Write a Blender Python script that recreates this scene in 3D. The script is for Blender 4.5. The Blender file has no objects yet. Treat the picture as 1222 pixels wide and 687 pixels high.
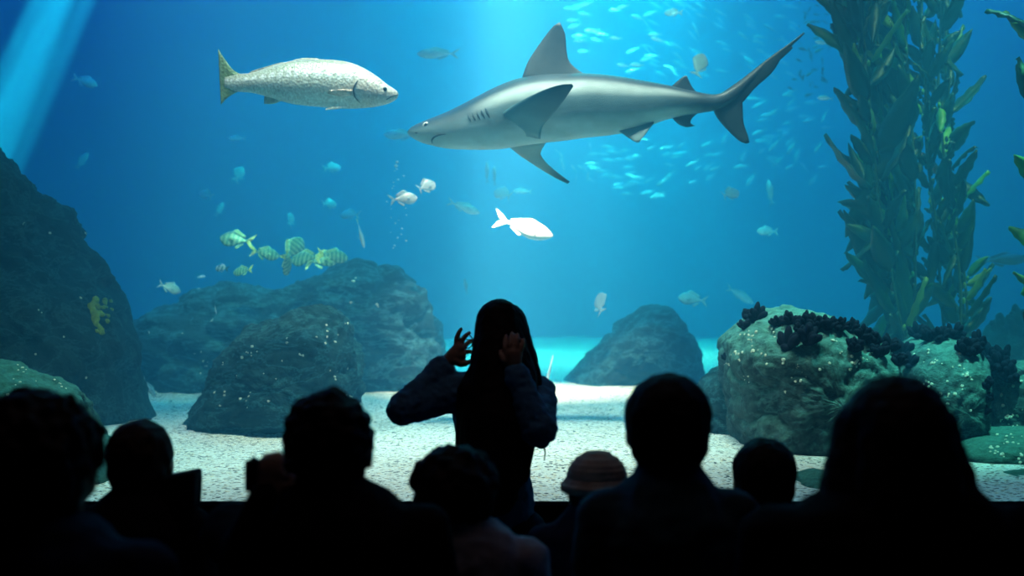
import bpy, bmesh, math, random
from mathutils import Vector, Matrix, noise, Euler
from mathutils.bvhtree import BVHTree

random.seed(7)
PI = math.pi
F = 1500.0; CY = -4.6; CZ = 1.5; GZ = 0.72        # focal length in px, camera place, gravel level
def P(u, v, d): return Vector(((u-611)*d/F, d+CY, CZ-(v-343.5)*d/F))
sc = bpy.context.scene
COL = sc.collection

# ------------------------------------------------------------------ helpers
def tag(o, label=None, cat=None, group=None, kind=None):
    if label: o['label'] = label
    if cat: o['category'] = cat
    if group: o['group'] = group
    if kind: o['kind'] = kind
    return o

def link(name, me, m=None, parent=None, smooth=True):
    o = bpy.data.objects.new(name, me); COL.objects.link(o)
    if m is not None:
        for mm in (m if isinstance(m, (list, tuple)) else [m]): me.materials.append(mm)
    if smooth: me.polygons.foreach_set('use_smooth', [True]*len(me.polygons))
    if parent: o.parent = parent
    return o

def obj(name, geo, m=None, parent=None, smooth=True, cols=None):
    me = bpy.data.meshes.new(name); me.from_pydata([tuple(v) for v in geo[0]], [], geo[1]); me.update()
    if cols is not None:
        a = me.color_attributes.new('Col', 'FLOAT_COLOR', 'POINT')
        a.data.foreach_set('color', [c for col in cols for c in (col[0], col[1], col[2], 1.0)])
    return link(name, me, m, parent, smooth)

def empty(name, loc, label, cat, group=None):
    o = bpy.data.objects.new(name, None); COL.objects.link(o); o.location = loc
    return tag(o, label, cat, group)

def join(*gs):
    V, Fc = [], []
    for v, f in gs:
        k = len(V); V += list(v); Fc += [tuple(i+k for i in q) for q in f]
    return V, Fc

def shift(g, c):
    c = Vector(c); return [Vector(v)-c for v in g[0]], g[1]

def box(a, b):
    x0, y0, z0 = a; x1, y1, z1 = b
    return ([Vector(p) for p in [(x0,y0,z0),(x1,y0,z0),(x1,y1,z0),(x0,y1,z0),(x0,y0,z1),(x1,y0,z1),(x1,y1,z1),(x0,y1,z1)]],
            [(3,2,1,0),(4,5,6,7),(0,1,5,4),(1,2,6,5),(2,3,7,6),(3,0,4,7)])

def rings(R, cap=True, closed=True):
    """skin a list of rings of equal count"""
    n = len(R[0]); V = [p for r in R for p in r]; Fc = []
    for i in range(len(R)-1):
        for j in range(n if closed else n-1):
            k = (j+1) % n
            Fc.append((i*n+j, i*n+k, (i+1)*n+k, (i+1)*n+j))
    if cap:
        Fc.append(tuple(range(n-1, -1, -1))); Fc.append(tuple((len(R)-1)*n+j for j in range(n)))
    return V, Fc

def resample(pts, n):
    pts = [Vector(p) for p in pts]; L = [0]
    for a, b in zip(pts, pts[1:]): L.append(L[-1]+(b-a).length)
    out = []; k = 0
    for i in range(n):
        s = L[-1]*i/(n-1)
        while k < len(pts)-2 and L[k+1] < s: k += 1
        t = (s-L[k])/max(L[k+1]-L[k], 1e-9); out.append(pts[k].lerp(pts[k+1], min(1, t)))
    return out

def smoothline(pts, n):
    """Catmull-Rom through pts"""
    pts = [Vector(p) for p in pts]; Q = [pts[0]*2-pts[1]]+pts+[pts[-1]*2-pts[-2]]; out = []
    m = len(pts)-1
    for i in range(n):
        s = i/(n-1)*m; k = min(int(s), m-1); t = s-k; a, b, c, d = Q[k:k+4]
        out.append(.5*((2*b)+(c-a)*t+(2*a-5*b+4*c-d)*t*t+(3*b-a-3*c+d)*t**3))
    return out

def interp(xs, ys, x):
    if x <= xs[0]: return ys[0]
    for i in range(len(xs)-1):
        if x <= xs[i+1]:
            t = (x-xs[i])/max(xs[i+1]-xs[i], 1e-9); return ys[i]+(ys[i+1]-ys[i])*t
    return ys[-1]

def tube(path, rad, n=8):
    path = [Vector(p) for p in path]; R = []; up = Vector((.13, .31, .94)).normalized(); last = None
    for i, p in enumerate(path):
        t = (path[min(i+1, len(path)-1)]-path[max(i-1, 0)]).normalized()
        a = last if last is not None else t.cross(up)
        a = (a-t*a.dot(t)).normalized(); b = t.cross(a); last = a
        r = rad[i] if isinstance(rad, (list, tuple)) else rad
        R.append([p+(a*math.cos(k*2*PI/n)+b*math.sin(k*2*PI/n))*r for k in range(n)])
    return rings(R)

def ellipsoid(c, r, rot=None, nu=16, nv=10):
    c = Vector(c); M = rot.to_matrix() if rot else Matrix.Identity(3); R = []
    for i in range(nv+1):
        ph = -PI/2+PI*(i+.0001 if i == 0 else (i-.0001 if i == nv else i))/nv
        R.append([c+M@Vector((r[0]*math.cos(ph)*math.cos(k*2*PI/nu), r[1]*math.cos(ph)*math.sin(k*2*PI/nu), r[2]*math.sin(ph))) for k in range(nu)])
    return rings(R)

def capsule(a, ra, b, rb, n=14):
    """tapered limb with round ends"""
    a, b = Vector(a), Vector(b); t = (b-a)
    L = t.length; t = t/L if L > 1e-6 else Vector((0, 0, 1))
    x = t.orthogonal().normalized(); y = t.cross(x); R = []
    def ring(c, r): return [c+(x*math.cos(k*2*PI/n)+y*math.sin(k*2*PI/n))*r for k in range(n)]
    for q in (-.99, -.85, -.6, -.3): R.append(ring(a+t*q*ra, ra*math.sqrt(1-q*q)))
    R.append(ring(a, ra)); R.append(ring(b, rb))
    for q in (.3, .6, .85, .99): R.append(ring(b+t*q*rb, rb*math.sqrt(1-q*q)))
    return rings(R)

def limb(pts, rads):
    return join(*[capsule(pts[i], rads[i], pts[i+1], rads[i+1]) for i in range(len(pts)-1)])

def remesh(name, geo, m, parent, voxel=.008, smooth_it=4, loc=(0, 0, 0), disp=None):
    """fuse overlapping shapes into ONE continuous surface"""
    me = bpy.data.meshes.new(name); me.from_pydata([tuple(v) for v in geo[0]], [], geo[1]); me.update()
    bm = bmesh.new(); bm.from_mesh(me); bmesh.ops.recalc_face_normals(bm, faces=bm.faces); bm.to_mesh(me); bm.free()
    o = bpy.data.objects.new(name, me); COL.objects.link(o)
    r = o.modifiers.new('r', 'REMESH'); r.mode = 'VOXEL'; r.voxel_size = voxel
    if smooth_it:
        s = o.modifiers.new('s', 'SMOOTH'); s.iterations = smooth_it; s.factor = .5
    dg = bpy.context.evaluated_depsgraph_get(); dg.update()
    me2 = bpy.data.meshes.new_from_object(o.evaluated_get(dg)); o.modifiers.clear(); o.data = me2; me2.name = name
    bpy.data.meshes.remove(me)
    c = Vector(loc); me2.calc_loop_triangles() if False else None
    nrm = [v.normal.copy() for v in me2.vertices]
    for v, nn in zip(me2.vertices, nrm):
        p = v.co.copy()
        if disp: p += nn*disp(v.co)
        v.co = p-c
    me2.materials.clear(); me2.materials.append(m)
    me2.polygons.foreach_set('use_smooth', [True]*len(me2.polygons))
    if parent: o.parent = parent
    return o

def fin(leads, trails, t0, t1, n=10, k=12):
    """a fin lofted from its root chord to its tip, with a lens section"""
    A = resample(smoothline(leads, 24), n); B = resample(smoothline(trails, 24), n); R = []
    for i in range(n):
        s = i/(n-1); a, b = A[i], B[i]; ch = b-a
        sp = (A[min(i+1, n-1)]+B[min(i+1, n-1)]-A[max(i-1, 0)]-B[max(i-1, 0)])
        nn = ch.cross(sp); nn = nn.normalized() if nn.length > 1e-9 else Vector((0, 1, 0))
        th = t0+(t1-t0)*s; r = []
        for q in range(k):
            w = q*2*PI/k; c = .5-.5*math.cos(w)
            r.append(a+ch*c+nn*th*math.sin(w)*(1.15-.75*c))
        R.append(r)
    return rings(R)

# ------------------------------------------------------------------ materials
def newmat(n):
    m = bpy.data.materials.new(n); m.use_nodes = True; nt = m.node_tree
    return m, nt, nt.nodes['Principled BSDF'], nt.nodes['Material Output']
def N(nt, t, **k):
    n = nt.nodes.new(t)
    for a, b in k.items():
        if a in n.inputs.keys(): n.inputs[a].default_value = b
        else: setattr(n, a, b)
    return n
def ramp(nt, fac, stops):
    r = nt.nodes.new('ShaderNodeValToRGB'); e = r.color_ramp.elements
    while len(e) < len(stops): e.new(.5)
    for x, (p, c) in zip(e, stops): x.position = p; x.color = (*c, 1)
    nt.links.new(fac, r.inputs[0]); return r.outputs[0]
def bump(nt, h, b, strength, dist):
    n = N(nt, 'ShaderNodeBump'); n.inputs['Strength'].default_value = strength; n.inputs['Distance'].default_value = dist
    nt.links.new(h, n.inputs['Height']); nt.links.new(n.outputs[0], b.inputs['Normal']); return n
def objco(nt, scale=(1, 1, 1)):
    t = N(nt, 'ShaderNodeTexCoord'); mp = N(nt, 'ShaderNodeMapping'); mp.inputs['Scale'].default_value = scale
    nt.links.new(t.outputs['Object'], mp.inputs[0]); return mp.outputs[0]
def tex(nt, co, scale, detail=5, rough=.6, dist=0):
    n = N(nt, 'ShaderNodeTexNoise'); n.inputs['Scale'].default_value = scale; n.inputs['Detail'].default_value = detail
    n.inputs['Roughness'].default_value = rough; n.inputs['Distortion'].default_value = dist
    nt.links.new(co, n.inputs['Vector']); return n.outputs[0]
def simple(n, c, rough=.7, var=.25, scale=30, metal=0, bmp=0, spec=.5):
    m, nt, b, o = newmat(n); co = objco(nt); f = tex(nt, co, scale)
    c0 = tuple(x*(1-var) for x in c); c1 = tuple(min(1, x*(1+var)) for x in c)
    nt.links.new(ramp(nt, f, [(.3, c0), (.7, c1)]), b.inputs['Base Color'])
    b.inputs['Roughness'].default_value = rough; b.inputs['Metallic'].default_value = metal
    b.inputs['Specular IOR Level'].default_value = spec
    if bmp: bump(nt, f, b, .6, bmp)
    return m

def rock_mat(n, dark, mid, algae, scale=3., bmp=.03, strata=(1, 1, 3), vein=.3):
    m, nt, b, o = newmat(n); co = objco(nt, strata); co2 = objco(nt)
    f1 = tex(nt, co, scale, 8, .65, .6); f2 = tex(nt, co2, scale*7, 6, .7); f3 = tex(nt, co2, scale*.6, 3, .5)
    base = ramp(nt, f1, [(.35, dark), (.62, mid)])
    geo = N(nt, 'ShaderNodeNewGeometry'); sep = N(nt, 'ShaderNodeSeparateXYZ'); nt.links.new(geo.outputs['Normal'], sep.inputs[0])
    ma = N(nt, 'ShaderNodeMath', operation='MULTIPLY_ADD'); nt.links.new(sep.outputs['Z'], ma.inputs[0]); ma.inputs[1].default_value = .45
    nt.links.new(f3, ma.inputs[2])
    fac = ramp(nt, ma.outputs[0], [(.45, (0, 0, 0)), (.85, (1, 1, 1))])
    mx = N(nt, 'ShaderNodeMix', data_type='RGBA'); nt.links.new(fac, mx.inputs[0]); nt.links.new(base, mx.inputs[6]); mx.inputs[7].default_value = (*algae, 1)
    mx2 = N(nt, 'ShaderNodeMix', data_type='RGBA', blend_type='MULTIPLY'); mx2.inputs[0].default_value = .8
    nt.links.new(mx.outputs[2], mx2.inputs[6]); nt.links.new(ramp(nt, f2, [(.3, (.35, .35, .35)), (.65, (1.3, 1.3, 1.3))]), mx2.inputs[7])
    vn = tex(nt, co, scale*1.3, 7, .68, .4); vf = ramp(nt, vn, [(.47, (0, 0, 0)), (.50, (vein,)*3), (.53, (0, 0, 0))])
    mx3 = N(nt, 'ShaderNodeMix', data_type='RGBA'); nt.links.new(vf, mx3.inputs[0]); nt.links.new(mx2.outputs[2], mx3.inputs[6]); mx3.inputs[7].default_value = (mid[0]*1.5+.03, mid[1]*2+.10, mid[2]*2+.12, 1)
    nt.links.new(mx3.outputs[2], b.inputs['Base Color']); b.inputs['Roughness'].default_value = .9; b.inputs['Specular IOR Level'].default_value = .15
    ad = N(nt, 'ShaderNodeMath', operation='ADD'); mu = N(nt, 'ShaderNodeMath', operation='MULTIPLY'); mu.inputs[1].default_value = .5
    nt.links.new(f2, mu.inputs[0]); nt.links.new(f1, ad.inputs[0]); nt.links.new(mu.outputs[0], ad.inputs[1])
    bump(nt, ad.outputs[0], b, 1., bmp); return m

def vcol_mat(n, rough=.45, spec=.5, metal=0., scale=12, amt=.35, bmp=.0, bscale=60, stretch=(1, 1, 1), vor=False):
    m, nt, b, o = newmat(n); a = N(nt, 'ShaderNodeAttribute'); a.attribute_name = 'Col'
    co = objco(nt, stretch); f = tex(nt, co, scale, 5, .6)
    mx = N(nt, 'ShaderNodeMix', data_type='RGBA', blend_type='MULTIPLY'); mx.inputs[0].default_value = 1
    nt.links.new(a.outputs['Color'], mx.inputs[6]); nt.links.new(ramp(nt, f, [(.3, (1-amt,)*3), (.7, (1+amt,)*3)]), mx.inputs[7])
    nt.links.new(mx.outputs[2], b.inputs['Base Color'])
    b.inputs['Roughness'].default_value = rough; b.inputs['Metallic'].default_value = metal; b.inputs['Specular IOR Level'].default_value = spec
    if bmp:
        if vor:
            vn = N(nt, 'ShaderNodeTexVoronoi'); vn.inputs['Scale'].default_value = bscale; nt.links.new(objco(nt, (1, .3, 1)), vn.inputs['Vector']); h = vn.outputs['Distance']
        else: h = tex(nt, co, bscale, 3)
        bump(nt, h, b, .8, bmp)
    return m

M = {}
M['gravel'], nt, b, o = newmat('gravel')
co = objco(nt)
v = N(nt, 'ShaderNodeTexVoronoi'); v.inputs['Scale'].default_value = 78; nt.links.new(co, v.inputs['Vector'])
sepc = N(nt, 'ShaderNodeSeparateColor'); nt.links.new(v.outputs['Color'], sepc.inputs[0])
c1 = ramp(nt, sepc.outputs[0], [(.0, (.06, .06, .06)), (.12, (.12, .12, .12)), (.2, (.78, .76, .72)), (.8, (.92, .90, .86)), (.95, (.75, .62, .46))])
big = tex(nt, co, 1.1, 4)
mx = N(nt, 'ShaderNodeMix', data_type='RGBA', blend_type='MULTIPLY'); mx.inputs[0].default_value = 1
nt.links.new(c1, mx.inputs[6]); nt.links.new(ramp(nt, big, [(.3, (.8, .8, .8)), (.7, (1.1, 1.1, 1.1))]), mx.inputs[7])
nt.links.new(mx.outputs[2], b.inputs['Base Color']); b.inputs['Roughness'].default_value = .85
inv = N(nt, 'ShaderNodeMath', operation='SUBTRACT'); inv.inputs[0].default_value = 1; nt.links.new(v.outputs['Distance'], inv.inputs[1])
bump(nt, inv.outputs[0], b, .7, .010)

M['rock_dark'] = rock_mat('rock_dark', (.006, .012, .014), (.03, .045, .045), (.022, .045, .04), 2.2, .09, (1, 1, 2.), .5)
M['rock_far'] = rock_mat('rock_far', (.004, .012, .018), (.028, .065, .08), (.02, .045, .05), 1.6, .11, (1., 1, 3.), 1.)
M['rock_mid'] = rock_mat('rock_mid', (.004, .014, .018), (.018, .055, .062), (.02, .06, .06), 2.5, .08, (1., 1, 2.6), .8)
M['rock_pale'] = rock_mat('rock_pale', (.02, .045, .05), (.075, .145, .145), (.11, .30, .255), 3.0, .05, (1, 1, 2))
M['rock_green'] = rock_mat('rock_green', (.01, .035, .035), (.03, .09, .085), (.06, .20, .165), 4.0, .04, (1, 1, 2.5))
M['barnacle'] = simple('barnacle', (.72, .75, .6), .7, .2, 60)
M['sponge'] = simple('sponge', (.30, .36, .03), .8, .3, 40, bmp=.01)
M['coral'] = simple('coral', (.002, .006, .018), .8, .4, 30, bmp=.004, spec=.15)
M['tank_paint'] = simple('tank_paint', (.01, .10, .30), .8, .1, .5)
M['room_black'] = simple('room_black', (.012, .013, .016), .8, .2, 3)
M['carpet'] = simple('carpet', (.015, .015, .02), .95, .4, 80, bmp=.003)
M['sill'] = simple('sill', (.004, .007, .01), 1, .1, 5, spec=0)
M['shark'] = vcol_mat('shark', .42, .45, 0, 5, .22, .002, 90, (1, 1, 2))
M['drum'] = vcol_mat('drum', .36, .7, .15, 70, .32, .003, 75, vor=True)
M['fish'] = vcol_mat('fish', .4, .6, .1, 14, .2)
M['eye_dark'] = simple('eye_dark', (.005, .005, .006), .1, .1)
M['eye_pale'] = simple('eye_pale', (.6, .62, .6), .3, .1)
M['groove'] = simple('groove', (.03, .045, .055), .7, .1)
M['stipe'] = simple('stipe', (.04, .09, .03), .5, .2)
M['stalk_pale'] = simple('stalk_pale', (.8, .85, .9), .5, .1)
M['bubble'] = simple('bubble', (.8, .9, .95), .15, .1)

m, nt, b, o = newmat('kelp_blade'); a = N(nt, 'ShaderNodeAttribute'); a.attribute_name = 'Col'
nt.links.new(a.outputs['Color'], b.inputs['Base Color']); b.inputs['Roughness'].default_value = .45
tr = N(nt, 'ShaderNodeBsdfTranslucent'); nt.links.new(a.outputs['Color'], tr.inputs[0])
ms = N(nt, 'ShaderNodeMixShader'); ms.inputs[0].default_value = .45
nt.links.new(b.outputs[0], ms.inputs[1]); nt.links.new(tr.outputs[0], ms.inputs[2]); nt.links.new(ms.outputs[0], o.inputs['Surface'])
bump(nt, tex(nt, objco(nt, (1, 1, 1)), 30, 4), b, .5, .01); M['kelp'] = m

# acrylic pane: clear, with a faint Fresnel reflection
m, nt, b, o = newmat('acrylic'); nt.nodes.remove(b)
t_ = N(nt, 'ShaderNodeBsdfTransparent'); t_.inputs[0].default_value = (.97, .99, 1, 1); g_ = N(nt, 'ShaderNodeBsdfGlossy'); g_.inputs['Roughness'].default_value = .02
fr = N(nt, 'ShaderNodeFresnel'); fr.inputs[0].default_value = 1.15
ms = N(nt, 'ShaderNodeMixShader'); nt.links.new(fr.outputs[0], ms.inputs[0]); nt.links.new(t_.outputs[0], ms.inputs[1]); nt.links.new(g_.outputs[0], ms.inputs[2])
nt.links.new(ms.outputs[0], o.inputs['Surface']); M['acrylic'] = m
# the water: scatters blue, absorbs red and some green
m, nt, b, o = newmat('water'); nt.nodes.remove(b)
s = N(nt, 'ShaderNodeVolumeScatter'); s.inputs['Color'].default_value = (.08, .50, .94, 1); s.inputs['Density'].default_value = .13; s.inputs['Anisotropy'].default_value = 0
ab = N(nt, 'ShaderNodeVolumeAbsorption'); ab.inputs['Color'].default_value = (.0, .72, .93, 1); ab.inputs['Density'].default_value = .16
ad = N(nt, 'ShaderNodeAddShader'); nt.links.new(s.outputs[0], ad.inputs[0]); nt.links.new(ab.outputs[0], ad.inputs[1]); nt.links.new(ad.outputs[0], o.inputs['Volume'])
M['water'] = m

# ------------------------------------------------------------------ setting
def struct(name, geo, m, parent=None):
    o = obj(name, geo, m, parent, smooth=False)
    if parent is None: o['kind'] = 'structure'
    return o
TX, TY, TZ = 9.0, 15.0, 6.6
struct('floor', box((-6, -9, -.1), (6, -.05, 0)), M['carpet'])
struct('ceiling', box((-6, -9, 4.6), (6, -.05, 4.7)), M['room_black'])
struct('wall_left', box((-6.1, -9, 0), (-6, -.05, 4.6)), M['room_black'])
struct('wall_right', box((6, -9, 0), (6.1, -.05, 4.6)), M['room_black'])
struct('wall_back', box((-6, -9.1, 0), (6, -9, 4.6)), M['room_black'])
OX, OZ0, OZ1 = 5.0, GZ, 4.2
struct('wall_front', join(box((-TX-.2, -.05, -.1), (TX+.2, 0, OZ0)), box((-TX-.2, -.05, OZ1), (TX+.2, 0, 8.4)),
       box((-TX-.2, -.05, OZ0), (-OX, 0, OZ1)), box((OX, -.05, OZ0), (TX+.2, 0, OZ1))), M['sill'])
w = struct('window_1', box((-OX, -.048, OZ0), (OX, -.006, OZ1)), M['acrylic'])
struct('window_frame', join(box((-OX, -.09, OZ0-.05), (OX, -.05, OZ0)), box((-OX, -.09, OZ1), (OX, -.05, OZ1+.05)),
       box((-OX-.05, -.09, OZ0-.05), (-OX, -.05, OZ1+.05)), box((OX, -.09, OZ0-.05), (OX+.05, -.05, OZ1+.05))), M['sill'], w)
struct('wall_tank_back', box((-TX, TY, 0), (TX, TY+.2, 8.4)), M['tank_paint'])
struct('wall_tank_left', box((-TX-.2, .0, 0), (-TX, TY+.2, 8.4)), M['tank_paint'])
struct('wall_tank_right', box((TX, .0, 0), (TX+.2, TY+.2, 8.4)), M['tank_paint'])
struct('ceiling_tank', box((-TX-.2, -.05, 8.4), (TX+.2, TY+.2, 8.5)), M['room_black'])
struct('floor_tank', box((-TX, .0, 0), (TX, TY, .3)), M['tank_paint'])
wa = obj('water', box((-TX+.02, .01, .31), (TX-.02, TY-.02, TZ)), M['water'], smooth=False); wa['kind'] = 'structure'

def gz(x, y):
    z = GZ-.01+.05*noise.fractal(Vector((x*.5, y*.5, 3)), .8, 2, 3)+.012*noise.noise(Vector((x*4, y*4, 0)))
    z += .16*math.exp(-((x-4.2)**2/3+(y-9)**2/9))
    if y < .6: z = GZ-.012+(z-GZ+.012)*(y-.0)/.6
    return z
V, Fc = [], []; NXg, NYg = 260, 220
for j in range(NYg+1):
    y = .015+(TY-.1)*(j/NYg)**1.6
    for i in range(NXg+1):
        x = -TX+.05+(2*TX-.1)*i/NXg
        V.append((x, y, gz(x, y)))
for j in range(NYg):
    for i in range(NXg):
        k = j*(NXg+1)+i; Fc.append((k, k+1, k+NXg+2, k+NXg+1))
g = obj('gravel', (V, Fc), M['gravel']); tag(g, 'bright white and grey gravel covering the tank bed', 'gravel', kind='stuff')

# ------------------------------------------------------------------ rocks
BV = {}
def rock(name, outline, d, T, m, label, seed=1, amp=.05, freq=1.4, p=2.3, nth=200, nt_=90, cat='rock', ctr=None, strata=1., parent=None, lean=0, lay=6):
    """a solid boulder whose outline, seen from the hall, is the given one; T = half its depth (front to back)"""
    pts = [P(u, v, d) for u, v in outline]
    c = P(*ctr, d) if ctr else sum(pts, Vector())/len(pts)
    pol = [(math.atan2(q.z-c.z, q.x-c.x), math.hypot(q.x-c.x, q.z-c.z)) for q in pts]; pol.sort()
    # ray-cast radius through the polygon edges
    def rad(th):
        best = 0; dx, dz = math.cos(th), math.sin(th)
        for a, b_ in zip(pts, pts[1:]+pts[:1]):
            ax, az, bx, bz = a.x-c.x, a.z-c.z, b_.x-c.x, b_.z-c.z
            ex, ez = bx-ax, bz-az; den = dx*ez-dz*ex
            if abs(den) < 1e-9: continue
            t = (ax*ez-az*ex)/den; s_ = (ax*dz-az*dx)/den
            if t > 0 and -1e-6 <= s_ <= 1+1e-6: best = max(best, t)
        return best
    R0 = [rad(-PI+2*PI*i/nth) for i in range(nth)]
    Rr = [sum(R0[(i+k) % nth]*w for k, w in ((-2, .1), (-1, .2), (0, .4), (1, .2), (2, .1))) for i in range(nth)]
    mean = sum(Rr)/nth; Rg = []; sv = Vector((seed*7.3, seed*3.1, seed))
    for j in range(nt_+1):
        t = -math.cos(PI*(j+.02 if j == 0 else (j-.02 if j == nt_ else j))/nt_); f = (1-abs(t)**p)**(1/p); ring = []
        for i in range(nth):
            th = -PI+2*PI*i/nth; r = Rr[i]*f
            q = Vector((c.x+r*math.cos(th), c.y+T*t, c.z+r*math.sin(th)))
            q.y += lean*(q.z-c.z)
            dirn = Vector((math.cos(th)*f, t*1.0, math.sin(th)*f)).normalized()
            s3 = Vector((q.x, q.y, q.z*strata))*freq+sv
            h = noise.fractal(s3, .6, 2.1, 8)*amp*mean*1.5
            h -= (1-abs(noise.noise(s3*1.7+Vector((5, 1, 2)))))**8*amp*mean*1.1+(1-abs(noise.noise(s3*4.1+Vector((1, 4, 2)))))**6*amp*mean*.35
            kk = f*lay+1.1*noise.noise(s3*.8)+.35*noise.noise(s3*3)
            h += amp*mean*.8*((kk-math.floor(kk))**1.6-.4)*min(1, 3*(1-abs(2*(kk-math.floor(kk))-1)))
            ring.append(q+dirn*h)
        Rg.append(ring)
    geo = rings(Rg); base = Vector((c.x, c.y, max(min(q.z for q in geo[0]), .35)))
    o = obj(name, shift(geo, base), m); o.location = base
    tag(o, label, cat); BV[o.name] = (o, BVHTree.FromPolygons([tuple(v) for v in geo[0]], geo[1]))
    return o
def hit(u, v, names=None):
    o0 = Vector((0, CY, CZ)); dr = (P(u, v, 5)-o0).normalized(); best = None
    for k, (o, bv) in BV.items():
        if names and k not in names: continue
        loc, n, i, dist = bv.ray_cast(o0, dr)
        if loc is not None and (best is None or dist < best[2]): best = (loc, n, dist, o)
    return best

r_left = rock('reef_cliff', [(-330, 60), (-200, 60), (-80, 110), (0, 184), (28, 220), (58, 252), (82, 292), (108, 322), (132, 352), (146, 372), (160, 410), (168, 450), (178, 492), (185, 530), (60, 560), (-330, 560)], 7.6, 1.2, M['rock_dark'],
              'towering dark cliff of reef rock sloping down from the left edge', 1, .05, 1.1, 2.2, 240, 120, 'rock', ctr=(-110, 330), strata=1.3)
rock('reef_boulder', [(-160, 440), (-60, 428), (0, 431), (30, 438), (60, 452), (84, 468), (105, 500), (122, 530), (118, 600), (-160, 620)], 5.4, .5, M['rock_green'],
     'low green algae covered boulder at the foot of the dark left cliff', 2, .05, 3, 2.4, 160, 70, ctr=(-20, 520), strata=2)
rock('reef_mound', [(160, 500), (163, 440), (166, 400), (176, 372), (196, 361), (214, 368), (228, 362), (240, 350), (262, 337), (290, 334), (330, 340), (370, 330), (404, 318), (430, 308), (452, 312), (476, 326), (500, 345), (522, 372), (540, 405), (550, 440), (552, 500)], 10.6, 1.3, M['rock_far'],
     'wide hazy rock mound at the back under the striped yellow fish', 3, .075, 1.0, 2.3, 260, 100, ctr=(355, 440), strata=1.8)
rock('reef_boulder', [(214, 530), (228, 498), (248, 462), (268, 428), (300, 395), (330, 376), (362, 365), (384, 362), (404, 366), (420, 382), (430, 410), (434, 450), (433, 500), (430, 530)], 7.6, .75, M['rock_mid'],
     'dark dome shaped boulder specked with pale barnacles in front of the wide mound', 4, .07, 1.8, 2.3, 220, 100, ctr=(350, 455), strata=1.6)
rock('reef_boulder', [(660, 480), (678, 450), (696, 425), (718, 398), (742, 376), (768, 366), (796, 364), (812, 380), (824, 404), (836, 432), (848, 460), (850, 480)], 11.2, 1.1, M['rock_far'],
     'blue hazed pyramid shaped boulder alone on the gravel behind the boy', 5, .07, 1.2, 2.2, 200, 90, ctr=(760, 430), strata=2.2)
rock('reef_boulder', [(820, 530), (826, 480), (840, 452), (862, 438), (890, 440), (910, 470), (915, 530)], 7.2, .5, M['rock_mid'],
     'small streaked rock peeping out behind the large overhanging boulder', 6, .06, 2.2, 2.4, 140, 60, ctr=(868, 495), strata=2.5)
r_big = rock('overhanging_boulder', [(880, 560), (872, 520), (866, 470), (862, 430), (863, 408), (874, 394), (892, 378), (918, 367), (950, 366), (985, 378), (1018, 392), (1040, 408), (1058, 430), (1070, 470), (1060, 540), (1030, 600), (940, 600)], 6.5, .7, M['rock_pale'],
     'large green topped overhanging boulder with pale shells and dark coral tufts', 7, .045, 2.2, 2.6, 240, 110, ctr=(965, 470), strata=1.3)
r_r2 = rock('reef_boulder', [(1050, 600), (1056, 470), (1070, 430), (1088, 410), (1112, 400), (1140, 404), (1156, 420), (1160, 450), (1162, 500), (1160, 540)], 6.5, .6, M['rock_pale'],
     'rounded barnacled boulder behind the long haired viewer, below the kelp', 8, .045, 2.4, 2.4, 180, 80, ctr=(1105, 480), strata=1.2)
r_r3 = rock('reef_boulder', [(1150, 530), (1152, 470), (1160, 432), (1180, 424), (1196, 440), (1230, 430), (1300, 420), (1330, 470), (1320, 530)], 6.6, .6, M['rock_pale'],
     'dim boulder at the right edge with a dark cleft beside it', 9, .05, 2.2, 2.4, 180, 80, ctr=(1225, 485), strata=1.2)
rock('reef_boulder', [(1110, 570), (1118, 530), (1150, 518), (1190, 514), (1240, 510), (1290, 520), (1300, 560)], 6.0, .4, M['rock_green'],
     'flat teal rock ledge lying at the foot of the right edge boulder', 10, .05, 3, 2.5, 150, 60, ctr=(1200, 545), strata=2)
rock('reef_boulder', [(1182, 620), (1186, 585), (1205, 566), (1240, 560), (1280, 580), (1285, 620)], 5.3, .25, M['rock_green'],
     'small smooth green stone on the gravel by the right edge', 11, .04, 4, 2.4, 120, 50, ctr=(1232, 595))
rock('reef_boulder', [(925, 640), (935, 592), (950, 566), (975, 560), (1000, 566), (1020, 600), (1020, 640)], 5.2, .28, M['rock_green'],
     'small teal stone on the gravel below the overhanging boulder', 12, .05, 4, 2.4, 120, 50, ctr=(972, 605))
rock('reef_boulder', [(96, 580), (104, 530), (112, 515), (124, 520), (136, 545), (140, 580)], 5.2, .2, M['rock_green'],
     'little dark green stone between the left cliff and the child with the upturned collar', 13, .05, 4, 2.4, 100, 40, ctr=(118, 550))
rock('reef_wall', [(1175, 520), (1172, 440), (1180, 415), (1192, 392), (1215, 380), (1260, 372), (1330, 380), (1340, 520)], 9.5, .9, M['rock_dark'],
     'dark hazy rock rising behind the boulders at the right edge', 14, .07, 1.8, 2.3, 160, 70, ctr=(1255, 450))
rock('reef_bank', [(560, 470), (565, 438), (600, 428), (640, 430), (670, 440), (676, 470)], 13.5, .6, M['rock_far'],
     'faint low bank of stones far behind the standing girl', 15, .06, 1.5, 2.3, 120, 50, ctr=(615, 455)) if False else None

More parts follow.
